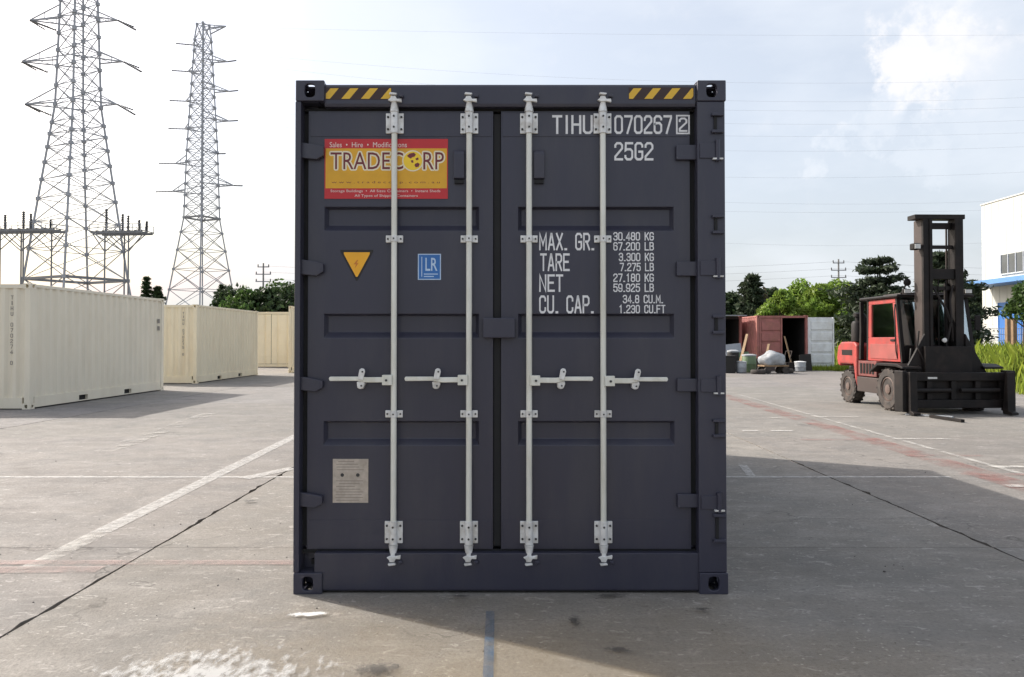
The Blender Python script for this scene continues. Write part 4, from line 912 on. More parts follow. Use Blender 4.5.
# cab: red door side, glazed
xl = -.74
dz0, dz1, y0c, y1c = .98, 2.27, .92, 2.18
def side_door(xl, s):
    xa, xb = sorted((xl, xl + s * .05)); dm = MB()
    poly_o = [(y0c - .10, dz0), (y1c, dz0), (y1c - .05, dz1), (y0c + .12, dz1)]
    zl_, zh_ = 1.48, 2.18
    def yl(z, k): t = (z - dz0) / (dz1 - dz0); return (y0c - .10 + .22 * t + k) if k >= 0 and k < .5 else (y1c - .05 * t + k)
    dm.prism([(yl(dz0, 0), dz0), (yl(dz0, -.001), dz0), (yl(zl_, -.001), zl_), (yl(zl_, 0), zl_)], 'x', xa, xb)
    dm.prism([(yl(zl_, 0), zl_ + .001), (yl(zl_, .13), zl_ + .001), (yl(zh_, .11), zh_), (yl(zh_, 0), zh_)], 'x', xa, xb)
    dm.prism([(yl(zl_, -.14), zl_ + .001), (yl(zl_, -.001), zl_ + .001), (yl(zh_, -.001), zh_), (yl(zh_, -.12), zh_)], 'x', xa, xb)
    dm.prism([(yl(zh_, 0), zh_ + .001), (yl(zh_, -.001), zh_ + .001), (yl(dz1, -.001), dz1), (yl(dz1, 0), dz1)], 'x', xa, xb)
    o = dm.build('cab_door', 'fork_red', fk, .01)
    MB().prism([(yl(zl_, .12), zl_), (yl(zl_, -.13), zl_), (yl(zh_, -.11), zh_ + .005), (yl(zh_, .10), zh_ + .005)], 'x', xl + s * .02, xl + s * .028).build('window', 'cab_glass', o)
    MB().box(*sorted((xl - s * .02, xl - s * .002)), y0c + .12, y0c + .28, 1.40, 1.44).build('handle', 'fork_black', o)
    MB().box(*sorted((xl - s * .012, xl - s * .001)), y0c + .02, y1c - .12, 1.03, 1.34).build('lower_panel', MT['fork_red2'], o, .01)
    return o
MT['fork_red2'] = mat('dull red door panel', (.30, .070, .060), .6, var=.15, scale=4, dirt=(.14, .06, .05), dirt_amt=.6, dirt_scale=3)
side_door(xl, 1); side_door(-xl, -1)
for s in (-1, 1):                                     # cab pillars
    MB().beam((s * .72, y0c - .14, .97), (s * .70, y0c + .10, 2.28), .07, .06).build('front_pillar', 'fork_black', fk)
    MB().beam((s * .71, y1c + .03, .97), (s * .70, y1c + .01, 2.28), .06, .06).build('middle_pillar', 'fork_black', fk)
fb('cab_roof', 'fork_black', -.80, .80, y0c - .06, y1c + .28, 2.285, 2.35, bev=.03)
rfm = fb('roof_hatch', 'fork_brown', -.45, .45, y0c + .2, y1c - .1, 2.352, 2.40)
MB().prism([(y0c - .10, 1.30), (y0c + .08, 2.28), (y0c + .088, 2.28), (y0c - .092, 1.30)], 'x', -.67, .67).build('windscreen', 'cab_glass', fk)
MB().prism([(y1c + .02, 1.5), (y1c + .02, 2.27), (y1c + .028, 2.27), (y1c + .028, 1.5)], 'x', -.66, .66).build('rear_window', 'cab_glass', fk)
fb('dashboard', 'fork_black', -.66, .66, y0c - .12, y0c + .15, .98, 1.32)
sb = fb('seat', 'teal', -.28, .28, 1.45, 1.92, 1.18, 1.34, bev=.04); MB().prism([(1.86, 1.30), (1.96, 1.86), (2.08, 1.86), (2.02, 1.30)], 'x', -.27, .27).build('backrest', 'teal', sb, .04)
MB().lathe([(.17, -.012), (.19, 0), (.17, .012)], 'y', (0, 1.20, 1.48), 20).build('steering_wheel', 'fork_black', fk)
MB().tube([(-.79, .86, 1.05), (-.82, .86, 1.2), (-.78, .98, 2.0), (-.75, 1.02, 2.15)], .014, 8).build('grab_rail', 'fork_black', fk, smooth=True)
for sx_ in (-.62, .62):
    l_ = MB().box(sx_ - .08, sx_ + .08, y0c - .14, y0c - .065, 2.352, 2.45).build('roof_lamp', 'fork_black', fk, .015); MB().box(sx_ - .065, sx_ + .065, y0c - .15, y0c - .141, 2.365, 2.437).build('lens', 'lamp', l_)
MB().lathe([(.05, 2.402), (.06, 2.43), (.055, 2.50), (.02, 2.52)], 'z', (.1, 1.7, 0), 14).build('beacon', 'tri_orange', fk, smooth=True)
for k_ in range(5): MB().box(-.852, -.8405, 1.72 + k_ * .13, 1.80 + k_ * .13, .70, .92).build('louvre', 'fork_black', fk)
MB().box(-.845, -.8405, 2.70, 3.20, 1.08, 1.20).build('decal_stripe', 'fork_black', fk)
MB().tube([(-.60, .55, 1.25), (-.66, .48, 1.05), (-.60, .44, .85), (-.5, .38, .78)], .02, 8).build('hose', 'fork_black', fk, smooth=True)
MB().tube([(-.50, .45, 1.6), (-.56, .40, 1.3), (-.45, .36, 1.0), (-.35, .34, .8)], .018, 8).build('hose', 'fork_black', fk, smooth=True)
MB().box(-.35, .35, y0c + .02, y0c + .10, 1.322, 1.42).build('instrument_panel', 'teal', fk, .02)
for q_ in (-.2, -.12, .2): MB().tube([(q_, 1.12, 1.3), (q_ + .02, 1.08, 1.62)], .012, 6).build('lever', 'fork_black', fk)
# mast
def mbx(n, m, x0, x1, y0, y1, z0, z1, bev=.006): return MB().box(x0, x1, y0, y1, z0, z1).build(n, m, fk, bev)
for s in (-1, 1):
    a, b = sorted((s * .29, s * .40)); mbx('outer_mast_rail', 'fork_brown' if s < 0 else 'fork_black', a, b, .50, .78, .18, 3.80)
    a, b = sorted((s * .285, s * .40)); mbx('mast_flange', 'fork_black', a, b, .44, .499, .18, 3.80)
    a, b = sorted((s * .225, s * .283)); mbx('inner_mast_rail', 'fork_black', a, b, .42, .66, .20, 3.80)
    MB().tube([(s * .18, .66, .5), (s * .18, .66, 2.55)], .045, 12).build('lift_cylinder', 'fork_black', fk, smooth=True)
    MB().tube([(s * .19, .66, 2.55), (s * .19, .66, 3.75)], .018, 10).build('piston', 'fork_brown', fk, smooth=True)
    MB().tube([(s * .075, .50, .9), (s * .075, .50, 2.62)], .014, 6).build('lift_chain', 'fork_black', fk)
    MB().tube([(s * .55, .62, .72), (s * .60, 1.25, .98)], .04, 10).build('tilt_cylinder', 'fork_black', fk, smooth=True)
    MB().prism([(s * .401, .5), (s * .98, .5), (s * .78, .86), (s * .62, 1.15), (s * .401, 1.55)], 'y', .40, .46).build('mast_gusset', 'fork_black', fk, .01)
mbx('mast_crosshead', 'fork_black', -.56, .44, .44, .72, 3.801, 3.89); mbx('mast_tie', 'fork_black', -.223, .223, .55, .62, 3.62, 3.74)
mbx('mast_tie', 'fork_black', -.223, .223, .50, .56, 3.22, 3.29); mbx('mast_tie', 'fork_black', -.223, .223, .45, .58, 2.62, 2.82); mbx('mast_tie', 'fork_black', -.223, .223, .50, .56, 2.40, 2.48); mbx('mast_tie', 'fork_black', -.28, .28, .67, .76, .25, .50)
for (z, x) in ((3.26, -.49),):
    l_ = MB().box(x - .09, x + .06, .46, .62, z - .06, z + .07).build('work_lamp', 'fork_black', fk, .02); MB().box(x - .07, x + .04, .445, .459, z - .04, z + .05).build('lens', 'lamp', l_)
mr_ = MB().lathe([(.02, .02), (.075, 0), (.075, -.02), (.03, -.05)], 'y', (-.62, .80, 2.58), 16).build('mirror', 'fork_black', fk, smooth=True); mr_.scale = (1, 1, 1)
MB().tube([(-.62, .83, 2.56), (-.64, .9, 2.42), (-.66, 1.0, 2.33)], .016, 6).build('mirror_arm', 'fork_black', fk)
mr2 = MB().box(.80, .92, .86, .89, 1.62, 1.92).build('mirror', 'fork_black', fk, .02); MB().tube([(.86, .91, 1.80), (.74, 1.0, 1.85)], .014, 6).build('mirror_arm', 'fork_black', fk)
MB().tube([(-.22, .47, 2.5), (-.12, .40, 2.25), (.02, .38, 2.0), (.14, .42, 1.7), (.18, .46, 1.4)], .022, 8).build('hose', 'fork_black', fk, smooth=True)
MB().tube([(.20, .47, 2.5), (.10, .41, 2.2), (.12, .40, 1.8), (.05, .42, 1.4)], .022, 8).build('hose', 'fork_black', fk, smooth=True)
MB().lathe([(.035, .42), (.045, .37), (.015, .355)], 'y', (-.03, 0, 1.42), 14).build('headlamp', 'lamp', fk, smooth=True)
# carriage and wide side-shift attachment
mbx('carriage_plate', 'fork_black', -.46, .46, .30, .40, .30, 1.30); 
mbx('carriage_bar', 'fork_black', -1.0, 1.0, .12, .30, .64, .80, .012); mbx('carriage_bar', 'fork_black', -1.0, 1.0, .12, .30, .12, .28, .012)
for x in (-.94, -.47, 0, .47, .94): mbx('carriage_rib', 'fork_black', x - .05, x + .05, .14, .28, .281, .639)
mbx('backing_plate', 'fork_black', -.89, .89, .215, .235, .282, .638, 0)
for s in (-1, 1):                                     # the two folded-in clamp arms
    x0, x1 = sorted((s * 1.002, s * 1.09)); mbx('clamp_arm', 'fork_black', x0, x1, -.03, .28, .06, .84, .015)
    fr = MB().prism([(.02, .02), (.02, .09), (-.06, .82), (-.12, .82), (-.14, .09), (-.24, .06), (-.24, .02)], 'x', *sorted((s * .86, s * .998))).build('fork', 'fork_black', fk, .01)
    MB().tube([(s * .1, .10, .46), (s * .85, .10, .46)], .045, 10).build('shift_cylinder', 'fork_black', fk, smooth=True)
mbx('decal', 'lamp', -.52, -.34, .113, .1195, .60 + .08, .60 + .115, 0)
for o in fk.children:                                 # the mast stands a little off the centre line
    if o.name.split('.')[0] in ('outer_mast_rail', 'mast_flange', 'inner_mast_rail', 'lift_cylinder', 'piston', 'lift_chain', 'mast_gusset', 'mast_crosshead', 'mast_tie', 'work_lamp', 'hose', 'headlamp', 'carriage_plate', 'carriage_bar', 'carriage_rib', 'backing_plate', 'clamp_arm', 'fork', 'shift_cylinder', 'decal'): o.location.x -= .085
for (a, b, z, ww, m, lab) in (((905, 415), (952, 418), .03, .09, 'sack', 'pale batten lying on the concrete in front of the forklift'), ((930, 417.5), (962, 422.5), .05, .07, 'fork_black', 'near black fork stand-in bar lying on the concrete in front of the forklift')):  # added bars standing in for the fork tips and their shadow
    (xa_, ya_), (xb_, yb2) = gp(*a), gp(*b); tag(MB().beam((xa_, ya_, z / 2 + .005), (xb_, yb2, z / 2 + .005), ww, z).build('fork_standin', m, None, .004), lab, 'fork_standin')

# ------------------------------------------------------------------ scrap containers and junk at the far right
c5 = thing('shipping_container', 'faded red container with one door open beyond the forklift', 'container', (12.86, 36.5, 0), 0)
iso_shell(c5, 6.058, 2.438, 2.591, 'redbrown', front='none', pockets=False)
MB().box(-1.05, 1.05, .012, .10, 2.48, 2.58).build('header', 'redbrown', c5); MB().box(-1.05, 1.05, .012, .10, .03, .15).build('sill', 'redbrown', c5)
def leaf_door(par, x0, x1, yf, z0, z1, m, ribs=3, face=-1):
    d_ = MB().box(x0, x1, yf, yf + .045, z0, z1).build('door', m, par, .004); n = ribs + 1; hh = (z1 - z0 - .24) / n
    for k in range(n): MB().box(x0 + .09, x1 - .09, yf - .045, yf - .001, z0 + .12 + k * hh + .06, z0 + .12 + (k + 1) * hh - .06).build('door_panel', m, d_, .012)
    MB().box(x0, x0 + .07, yf - .05, yf - .001, z0, z1).build('door_stile', m, d_, .005); MB().box(x1 - .07, x1, yf - .05, yf - .001, z0, z1).build('door_stile', m, d_, .005)
    return d_
leaf_door(c5, -1.09, -.01, .05, .16, 2.47, 'redbrown')
od = leaf_door(c5, 1.24, 2.42, -.03, .16, 2.50, 'offwhite'); od['label'] = 'dirty white inner side of the open door'
MB().tube([(1.225, -.01, .16), (1.225, -.01, 2.5)], .03, 8).build('hinge_pin', 'offwhite', c5)
for (x0_, x1_, y0_, y1_, z0_, z1_) in ((-1.13, -1.12, .16, 5.9, .175, 2.46), (1.12, 1.13, .16, 5.9, .175, 2.46), (-1.11, 1.11, 5.88, 5.9, .175, 2.46), (-1.13, 1.13, .16, 5.9, 2.465, 2.475)): MB().box(x0_, x1_, y0_, y1_, z0_, z1_).build('shade_liner', 'inside', c5)  # added panels; their dark colour stands in for the shade inside
c6 = thing('shipping_container', 'dark open fronted container with junk, touching the red container', 'container', (10.17, 38.0, 0), 0)
iso_shell(c6, 6.058, 2.438, 2.591, 'redbrown', front='none', pockets=False)
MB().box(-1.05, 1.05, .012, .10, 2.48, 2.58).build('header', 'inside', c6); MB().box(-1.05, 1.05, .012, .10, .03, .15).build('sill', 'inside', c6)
for (x0_, x1_, y0_, y1_, z0_, z1_) in ((-1.13, -1.12, .16, 5.9, .175, 2.46), (1.12, 1.13, .16, 5.9, .175, 2.46), (-1.11, 1.11, 5.88, 5.9, .175, 2.46), (-1.13, 1.13, .16, 5.9, 2.465, 2.475)): MB().box(x0_, x1_, y0_, y1_, z0_, z1_).build('shade_liner', 'inside', c6)  # same added liner, interior shade put into its colour
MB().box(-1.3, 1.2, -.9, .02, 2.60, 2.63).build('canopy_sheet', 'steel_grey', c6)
def drum(px, py, r_, h, m, m2, lab):
    x, y = gp(px, py); t = thing('plastic_drum', lab, 'drum', (x, y, 0), 0)
    MB().lathe([(r_ * .82, 0), (r_, h * .08), (r_, h * .45), (r_ * 1.05, h * .5), (r_, h * .55), (r_ * 1.02, h * .92), (r_ * .9, h)], 'z', (0, 0, 0), 20).build('barrel', m, t, smooth=True)
    MB().lathe([(r_ * 1.06, h * .93), (r_ * 1.06, h * 1.0), (r_ * .5, h * 1.04)], 'z', (0, 0, 0), 20).build('lid', m2, t, smooth=True); return t
drum(749, 372.5, .30, .78, 'bucket_green', 'sack', 'green plastic drum with pale lid in front of the red container')
drum(741, 373, .22, .5, 'sack', 'sack', 'low pale drum at the corner of the navy container')
drum(800, 371.5, .24, .45, 'sack', 'offwhite', 'small white tub before the dark open doorway')
drum(733, 372, .25, .95, 'inside', 'sack', 'tall dark drum standing before the open fronted container')
x, y = gp(773, 373.5); ct = thing('hand_cart', 'low hand cart carrying a pale bundle before the red door', 'cart', (x, y, 0), R(8))
MB().box(-.55, .55, -.32, .32, .30, .36).build('deck', 'wood_post', ct, .01)
for sx in (-.4, .4):
    for sy in (-.33, .33): MB().lathe([(.08, -.03), (.15, -.035), (.15, .035), (.08, .03)], 'y', (sx, sy, .15), 16).build('wheel', 'tyre', ct, smooth=True)
    MB().box(sx - .03, sx + .03, -.30, .30, .13, .298).build('axle_bracket', 'fork_black', ct)
MB().tube([(.55, -.25, .34), (.72, -.25, .95), (.72, .25, .95), (.55, .25, .34)], .02, 8).build('push_handle', 'fork_brown', ct)
me = bpy.data.meshes.new('bundle'); bm = bmesh.new(); bmesh.ops.create_icosphere(bm, subdivisions=3, radius=1)
for v in bm.verts:
    f = 1 + .12 * math.sin(v.co.x * 5 + v.co.z * 3) + .08 * math.sin(v.co.y * 7 + 1); v.co = Vector((v.co.x * .56 * f, v.co.y * .36 * f, max(-.22, v.co.z * .36 * f) + .60))
bm.to_mesh(me); bm.free(); bo_ = link('covered_bundle', me, 'sack', None, smooth=True); bo_.location = (x, y, -.019); tag(bo_, 'pale grey sheeted bundle lying on the low hand cart', 'bundle')
for (px, py, h_, lean, w_, m_, lab) in ((738, 371, 1.7, .5, .16, 'wood_post', 'board leaning in the open fronted container mouth'), (763, 371.5, 1.25, .35, .12, 'wood_post', 'short tan plank leaning on the red door'), (793, 371, 1.6, -.3, .13, 'wood_post', 'tan plank leaning at the dark doorway')):
    x, y = gp(px, py); tag(MB().beam((x, y, 0.01), (x + lean, y + .25, h_), w_, .03).build('plank', m_, None, .004), lab, 'plank', 'planks among the junk')
for (px, py, w_, h_, m_, lab) in ((736, 370.5, .9, 1.3, 'steel_grey', 'grey metal sheet leaning inside the open fronted container mouth'), (744, 370.8, .7, .9, 'bucket_green', 'green panel leaning behind the green drum'), (767, 370.9, .8, .7, 'fork_brown', 'rusty sheet leaning against the red container door'), (806, 370.9, .55, .8, 'inside', 'dark board leaning beside the white open door')):
    x, y = gp(px, py); o = MB().prism([(-w_ / 2, 0), (w_ / 2, .0), (w_ / 2 * .9, h_), (-w_ / 2, h_ * .94)], 'y', -.012, .012).build('scrap_sheet', m_, None, .003); o.location = (x, y, .004); o.rotation_euler = (R(-11), 0, random.uniform(-.4, .4)); tag(o, lab, 'metal sheet', 'sheets among the junk')
for (px, py, sx_, sz_, m_, lab) in ((757, 371.5, .5, .55, 'fork_brown', 'rusty metal bin between the green drum and the hand cart'), (729, 373, .5, .7, 'inside', 'dark bin right beside the navy container edge'), (790, 371.2, .42, .35, 'fork_black', 'black crate behind the white tub')):
    x, y = gp(px, py); b_ = thing('metal_bin', lab, 'bin', (x, y, 0), random.uniform(-.3, .3)); hs = sx_ / 2
    MB().prism([(-hs * .85, 0), (hs * .85, 0), (hs, sz_), (-hs, sz_)], 'y', -hs, hs).build('body', m_, b_, .02)
    MB().box(-hs * 1.06, hs * 1.06, -hs * 1.06, hs * 1.06, sz_ + .001, sz_ + .05).build('rim', m_, b_, .01)
for k, (px, py, lab) in enumerate(((786, 373, 'tyre lying flat on the ground right of the hand cart'), (758, 374, 'tyre lying near the green drum'))):
    x, y = gp(px, py); o = MB().lathe([(.17, 0), (.28, .0), (.31, .05), (.31, .13), (.28, .18), (.17, .18), (.15, .09)], 'z', (0, 0, 0), 20).build('old_tyre', 'tyre', None, smooth=True); o.location = (x, y, 0); tag(o, lab, 'tyre', 'old tyres by the red container')

# ------------------------------------------------------------------ factory on the right
WX = 42.9
fb_ = thing('factory_building', 'tall white factory building with blue canopy at the right edge', 'building', (WX, 46, 0))
Hf = 13.7
MB().box(0, 24, -18, 24, 0, Hf).build('wall', 'wall_white', fb_)
MB().box(-.08, 24.1, -18.1, 24.06, Hf + .002, Hf + .12).build('roof_trim', 'wall_white', fb_)
for k in range(42):                                    # cladding seams
    MB().box(-.018, -.001, -17.5 + k * 1.0, -17.46 + k * 1.0, .9, Hf - .05).build('cladding_seam', 'wall_white', fb_)
MB().box(-.08, -.001, -18, 24, .0, .85).build('plinth', 'pole', fb_)
for k in range(12):
    y0_ = 21.2 - k * 3.3
    wn = MB().box(-.06, -.001, y0_ - 3.0, y0_, 7.25, 8.85).build('window', 'win_glass', fb_)
    for q in range(4): MB().box(-.10, -.061, y0_ - 3.0 + q * 1.0 - .05, y0_ - 3.0 + q * 1.0 + .05, 7.2, 8.9).build('mullion', 'steel_grey', wn)
    MB().box(-.16, -.101, y0_ - 3.05, y0_ + .05, 7.12, 7.2).build('sill', 'wall_white', wn)
cn = MB().box(-2.6, -.09, -18, 23, 6.15, 6.55).build('canopy', 'canopy_blue', fb_)
for k in range(5):
    y0_ = 21.5 - k * 8; d_ = MB().box(-.09, -.002, y0_ - 6, y0_, .02, 4.7).build('sliding_door', 'blue_steel', fb_)
    for q in range(5): MB().box(-.13, -.091, y0_ - 6 + q * 1.5, y0_ - 5.9 + q * 1.5, .02, 4.7).build('door_rib', 'blue_steel', d_)
for (px, d, lab) in ((1008, 52, 'left of two tan timber posts standing in the weeds before the factory'), (1014, 50, 'right of two tan timber posts standing in the weeds before the factory')):
    o = MB().prism([(-.13, -.13), (.13, -.13), (.13, .13), (-.13, .13)], 'z', 0, 2.9).build('timber_post', 'wood_post', None, .02); o.location = ((px - 512) / F * d, d, -.04); tag(o, lab, 'post', 'timber posts')
fn = thing('mesh_fence', 'grey mesh fence seen between the forklift mast and the factory', 'fence', (30, 56, 0))
for k in range(8): MB().tube([(k * 2.0, 0, -.04), (k * 2.0, 0, 2.4)], .05, 8).build('post', 'pole', fn)
for k in range(7):
    mb = MB()
    for q in range(14): mb.beam((k * 2 + .07 + q * .143, 0, .1), (k * 2 + .07 + q * .143, 0, 2.3), .025)
    for q in range(6): mb.beam((k * 2 + .05, 0, .15 + q * .42), (k * 2 + 1.95, 0, .15 + q * .42), .025)
    mb.build('mesh_panel', 'steel_grey', fn)

# ------------------------------------------------------------------ trees and weeds
def leaf_mesh(name, P, size, m, flat=0.0, elong=1.6):
    n = len(P); a = rng.normal(size=(n, 3)); a[:, 2] *= (1 - flat); a /= np.linalg.norm(a, axis=1)[:, None]
    b = rng.normal(size=(n, 3)); b -= a * (a * b).sum(1)[:, None]; b /= np.linalg.norm(b, axis=1)[:, None]
    s = size * rng.uniform(.6, 1.4, size=(n, 1)); u, v = a * s * elong / 2, b * s / 2
    V = np.empty((n, 4, 3)); V[:, 0] = P - u; V[:, 1] = P - v * .8 + u * .1; V[:, 2] = P + u; V[:, 3] = P + v * .8 + u * .1
    me = bpy.data.meshes.new(name); me.vertices.add(n * 4); me.loops.add(n * 4); me.polygons.add(n)
    me.vertices.foreach_set('co', V.ravel()); me.loops.foreach_set('vertex_index', np.arange(n * 4)); me.polygons.foreach_set('loop_start', np.arange(n) * 4); me.polygons.foreach_set('loop_total', np.full(n, 4))
    me.update(calc_edges=True); me.materials.append(MT[m]); return me
def broad_tree(x, y, h, w_, m, label, group, n=5200, leaf=.16, low=.12, clumps=26):
    r = thing('tree', label, 'tree', (x, y, -.04), random.random() * 6, group)
    mb = MB(); tr = .025 * h
    mb.tube([(0, 0, 0), (.05 * w_, 0, h * .3), (-.04 * w_, .03 * w_, h * .6), (0, 0, h * .9)], [tr, tr * .8, tr * .5, tr * .15], 8)
    cs = []
    for k in range(clumps):
        t = low + (1 - low) * (k + .5) / clumps; rad = w_ / 2 * (math.sin(math.pi * min(1, (t * .86 + .16))) ** .65) * rng.uniform(.45, .95); a = k * 2.4 + rng.uniform(-.5, .5)
        c = np.array([rad * math.cos(a), rad * math.sin(a), h * (t * .93) + rng.uniform(-.03, .03) * h]); cs.append((c, w_ * rng.uniform(.13, .24)))
        if k % 2 == 0: mb.tube([(0, 0, max(.1, c[2] - .25 * h * .6)), tuple(c)], [tr * .35, tr * .08], 5)
    mb.build('trunk', 'bark', r)
    P = []
    for c, s in cs:
        k = int(n / clumps * rng.uniform(.6, 1.4)); d = rng.normal(size=(k, 3)); d /= np.linalg.norm(d, axis=1)[:, None]; rr = rng.uniform(.25, 1, size=(k, 1)) ** .6
        P.append(c + d * rr * s * np.array([1, 1, .8]) * rng.uniform(.8, 1.25))
    P = np.concatenate(P); P[:, 2] = np.maximum(P[:, 2], .1); link('crown', leaf_mesh('crown', P, leaf, m), m, r); return r
def conifer(x, y, h, w_, m, label, group, tiers=11, n=260, leaf=.22, gap=.0, top=.12):
    r = thing('tree', label, 'tree', (x, y, -.04), random.random() * 6, group); mb = MB(); tr = .018 * h + .04
    mb.tube([(0, 0, 0), (.02 * h * .3, 0, h * .5), (0, 0, h)], [tr, tr * .6, tr * .1], 8); P = []
    for k in range(tiers):
        t = .14 + .84 * k / (tiers - 1); z = h * t; rad = w_ / 2 * ((1 - t) ** .75 + top) * rng.uniform(.75, 1.1); nb = 5 if t < .8 else 4
        for b in range(nb):
            a = b * 2 * math.pi / nb + k * 1.1 + rng.uniform(-.3, .3); L = rad * rng.uniform(.6, 1.1); tip = np.array([L * math.cos(a), L * math.sin(a), z + L * rng.uniform(.05, .35)])
            mb.tube([(0, 0, z), tuple(tip)], [tr * .3, tr * .05], 4)
            u = rng.uniform(.15 + gap, 1.05, size=(n, 1)); base = np.array([0, 0, z]) * (1 - u) + tip * u
            P.append(base + rng.normal(size=(n, 3)) * np.array([1, 1, .45]) * (L * .10 + .10) + np.array([0, 0, L * .05]))
    mb.build('trunk', 'bark', r); P = np.concatenate(P); link('crown', leaf_mesh('crown', P, leaf, m, flat=.3, elong=2.4), m, r); return r
def X(px, d): return (px - 512) / F * d
def Z(py, d): return CAMZ + (HOR - py) * d / F
GB = 'bright green trees behind the scrap containers'; pos = ['leftmost', 'second', 'third', 'fourth', 'rightmost']
for k, (px, top, d, ww) in enumerate(((782, 287, 50, 2.6), (800, 279, 53, 3.2), (819, 281, 50, 2.8), (836, 278, 54, 3.0), (853, 288, 49, 2.8))):
    broad_tree(X(px, d), d, Z(top, d), ww * 1.15, 'leaf_bright', '%s of the five bright green trees behind the scrap containers' % pos[k], GB, n=9000, leaf=.17, low=.05)
for k, (px, top, d, ww) in enumerate(((790, 296, 57, 5.0), (826, 294, 58, 5.0), (862, 292, 57, 5.0))):
    broad_tree(X(px, d), d, Z(top, d), ww, 'leaf_mid', ('left', 'middle', 'right')[k] + ' of three darker trees filling gaps behind the bright green ones', 'darker trees behind the bright ones', n=4200, leaf=.22)
GD = 'dark trees right of the navy container'
conifer(X(752, 56), 56, Z(277, 56), 3.4, 'leaf_pine', 'pointed dark conifer behind the red scrap container', GD, n=150, leaf=.26)
for k, (px, top, d, ww, m, lab) in enumerate(((733, 290, 60, 4.2, 'leaf_dark', 'dark round tree next to the edge of the navy container'), (757, 289, 58, 3.6, 'leaf_brown', 'brownish dark tree beside the pointed conifer'), (772, 288, 62, 3.2, 'leaf_dark', 'dark tree between the brownish tree and the bright green ones'), (712, 292, 60, 5, 'leaf_dark', 'dark tree mostly hidden by the navy container'))):
    broad_tree(X(px, d), d, Z(top, d), ww, m, lab, GD, n=4200, leaf=.22, low=.05)
conifer(X(878, 44), 44, Z(260, 44), 5.2, 'leaf_pine', 'dark pine with tiered branches above the forklift cab', 'dark pines behind the forklift', tiers=9, n=300, leaf=.14, gap=.22, top=.2)
conifer(X(943, 47), 47, Z(254, 47), 5.6, 'leaf_pine', 'dark pine seen through the forklift mast', 'dark pines behind the forklift', tiers=12, n=260, leaf=.16, gap=.1, top=.15)
conifer(X(963, 76), 76, Z(283, 76), 5.6, 'leaf_pine', 'dark pine just right of the forklift mast', 'dark pines behind the forklift', tiers=10, n=300, leaf=.26, gap=.05, top=.35)
broad_tree(X(962, 74), 74, Z(300, 74), 4.6, 'leaf_dark', 'dark leafy shrub under the pine right of the mast', 'shrubs near the factory', n=4000, leaf=.15, low=.02)
broad_tree(X(1024, 36), 36, Z(281, 36), 2.0, 'leaf_mid', 'leafy tree cut by the right edge before the blue doors', 'shrubs near the factory', n=2400, leaf=.13, low=.66)
broad_tree(X(905, 50), 50, Z(300, 50), 5.0, 'leaf_mid', 'green shrub behind the forklift cab', 'shrubs near the factory', n=3600, leaf=.2, low=.02)
broad_tree(X(925, 52), 52, Z(300, 52), 5.0, 'leaf_dark', 'dark shrub behind the forklift mast foot', 'shrubs near the factory', n=3600, leaf=.2, low=.02)
GH = 'trees of the hedge left of the navy container'; nm = ['first', 'second', 'third', 'fourth', 'fifth', 'sixth', 'seventh']
for k, (px, top, d, ww, m) in enumerate(((232, 289, 84, 6, 'leaf_dark'), (245, 287, 80, 6, 'leaf_mid'), (256, 290, 86, 6, 'leaf_dark'), (267, 286, 80, 6, 'leaf_dark'), (280, 284, 84, 7, 'leaf_mid'), (292, 283, 80, 7, 'leaf_dark'), (306, 286, 82, 7, 'leaf_dark'))):
    broad_tree(X(px, d), d, Z(top, d), ww, m, '%s hedge tree from the left beyond the cream containers' % nm[k], GH, n=3600, leaf=.32, low=.05)
GC = 'small conifers peeping over the cream containers'
for k, (px, top, d, ww, lab) in enumerate(((146, 277, 95, 2.8, 'tallest small conifer between the two pylons'), (157, 287, 95, 4.0, 'short conifer right of the tallest one between the pylons'), (222, 285, 104, 5, 'pointed conifer at the right foot of the slim pylon'))):
    conifer(X(px, d), d, Z(top, d), ww, 'leaf_dark', lab, GC, tiers=15, n=110, leaf=.24, top=.05)
# tall weeds on the verge at the right
poly = [(14.6, 19.6), (40, 19.6), (40, 54), (19, 54), (12.4, 23.0)]
vg = MB().add([(x, y, -.012) for x, y in poly], [tuple(range(5))]).build('verge', 'earth'); structure(vg)
n = 26000; PX = rng.uniform(12, 34, n); PY = rng.uniform(19.8, 46, n) ; 
inside = (PX > 13.2 + (PY - 19.8) * .20) & (PX < 12.4 + (PY) * .62) | ((PY < 20.6) & (PX > 14.8) & (PX < 26))
PX, PY = PX[inside], PY[inside]; n = len(PX); hgt = rng.uniform(.5, 1.0, n) * np.where(PY < 22, .85, 1.25); hgt *= .75 + .5 * (np.sin(PX * 1.3) * np.sin(PY * 1.7) * .5 + .5)
az = rng.uniform(0, 6.28, n); lean = rng.uniform(.05, .45, n) * hgt; wd = rng.uniform(.012, .035, n)
dx, dy = np.cos(az), np.sin(az); V = np.empty((n, 5, 3)); b0 = np.stack([PX, PY, np.full(n, -.02)], 1); sd = np.stack([-dy, dx, 0 * dx], 1) * wd[:, None]
mid = b0 + np.stack([dx * lean * .3, dy * lean * .3, hgt * .6], 1); tip = b0 + np.stack([dx * lean, dy * lean, hgt], 1)
V[:, 0] = b0 - sd; V[:, 1] = b0 + sd; V[:, 2] = mid + sd * .9; V[:, 3] = tip; V[:, 4] = mid - sd * .9
me = bpy.data.meshes.new('tall_weeds'); me.vertices.add(n * 5); me.loops.add(n * 5); me.polygons.add(n)
me.vertices.foreach_set('co', V.ravel()); me.loops.foreach_set('vertex_index', np.arange(n * 5)); me.polygons.foreach_set('loop_start', np.arange(n) * 5); me.polygons.foreach_set('loop_total', np.full(n, 5)); me.update(calc_edges=True)
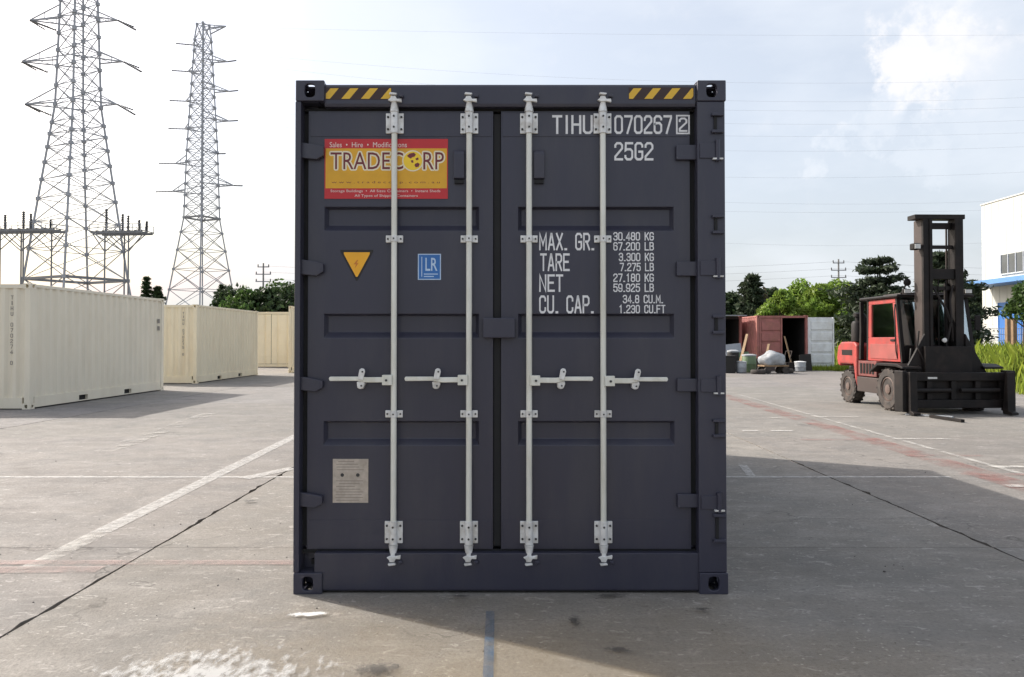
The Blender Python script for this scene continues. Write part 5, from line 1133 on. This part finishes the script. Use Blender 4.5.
wd_ = link('tall_weeds', me, 'weed'); wd_['kind'] = 'stuff'; wd_['label'] = 'tall bright green weeds on the verge right of the forklift'
# low grass along the foot of the scrap containers
n = 3500; PX = rng.uniform(13.8, 17.5, n); PY = rng.uniform(35.6, 37.2, n); hgt = rng.uniform(.08, .35, n); az = rng.uniform(0, 6.28, n)
V = np.empty((n, 3, 3)); sd = np.stack([np.cos(az), np.sin(az), 0 * az], 1) * .02; b0 = np.stack([PX, PY, 0 * PX - .02], 1)
V[:, 0] = b0 - sd; V[:, 1] = b0 + sd; V[:, 2] = b0 + np.stack([rng.normal(0, .06, n), rng.normal(0, .06, n), hgt], 1)
me = bpy.data.meshes.new('low_grass'); me.vertices.add(n * 3); me.loops.add(n * 3); me.polygons.add(n)
me.vertices.foreach_set('co', V.ravel()); me.loops.foreach_set('vertex_index', np.arange(n * 3)); me.polygons.foreach_set('loop_start', np.arange(n) * 3); me.polygons.foreach_set('loop_total', np.full(n, 3)); me.update(calc_edges=True)
o = link('low_grass', me, 'weed'); o['kind'] = 'stuff'; o['label'] = 'strip of short grass at the foot of the white container door'

# loose grit scattered on the concrete
mb = MB()
for k in range(300):
    y = 2.6 + 13 * rng.random() ** 1.6; x = rng.uniform(-.75, .75) * y; r_ = rng.uniform(.002, .006) * (1.6 if rng.random() < .08 else 1)
    if -1.3 < x < 1.3 and y > 4.2: continue
    a = rng.uniform(0, 6.3); pts = [(x + r_ * q * math.cos(a + t), y + r_ * q2 * math.sin(a + t)) for t, q, q2 in ((0, 1.3, .9), (1.6, .8, 1.1), (3.1, 1.1, 1), (4.7, 1, .8))]
    z0 = .0008; mb.add([(u, v, z0) for u, v in pts] + [(x + (u - x) * .55, y + (v - y) * .55, z0 + r_ * .8) for u, v in pts], [(4, 5, 6, 7), (0, 1, 5, 4), (1, 2, 6, 5), (2, 3, 7, 6), (3, 0, 4, 7), (3, 2, 1, 0)])
o = mb.build('grit', 'pebble'); o['kind'] = 'stuff'; o['label'] = 'loose dark grit scattered over the concrete yard'
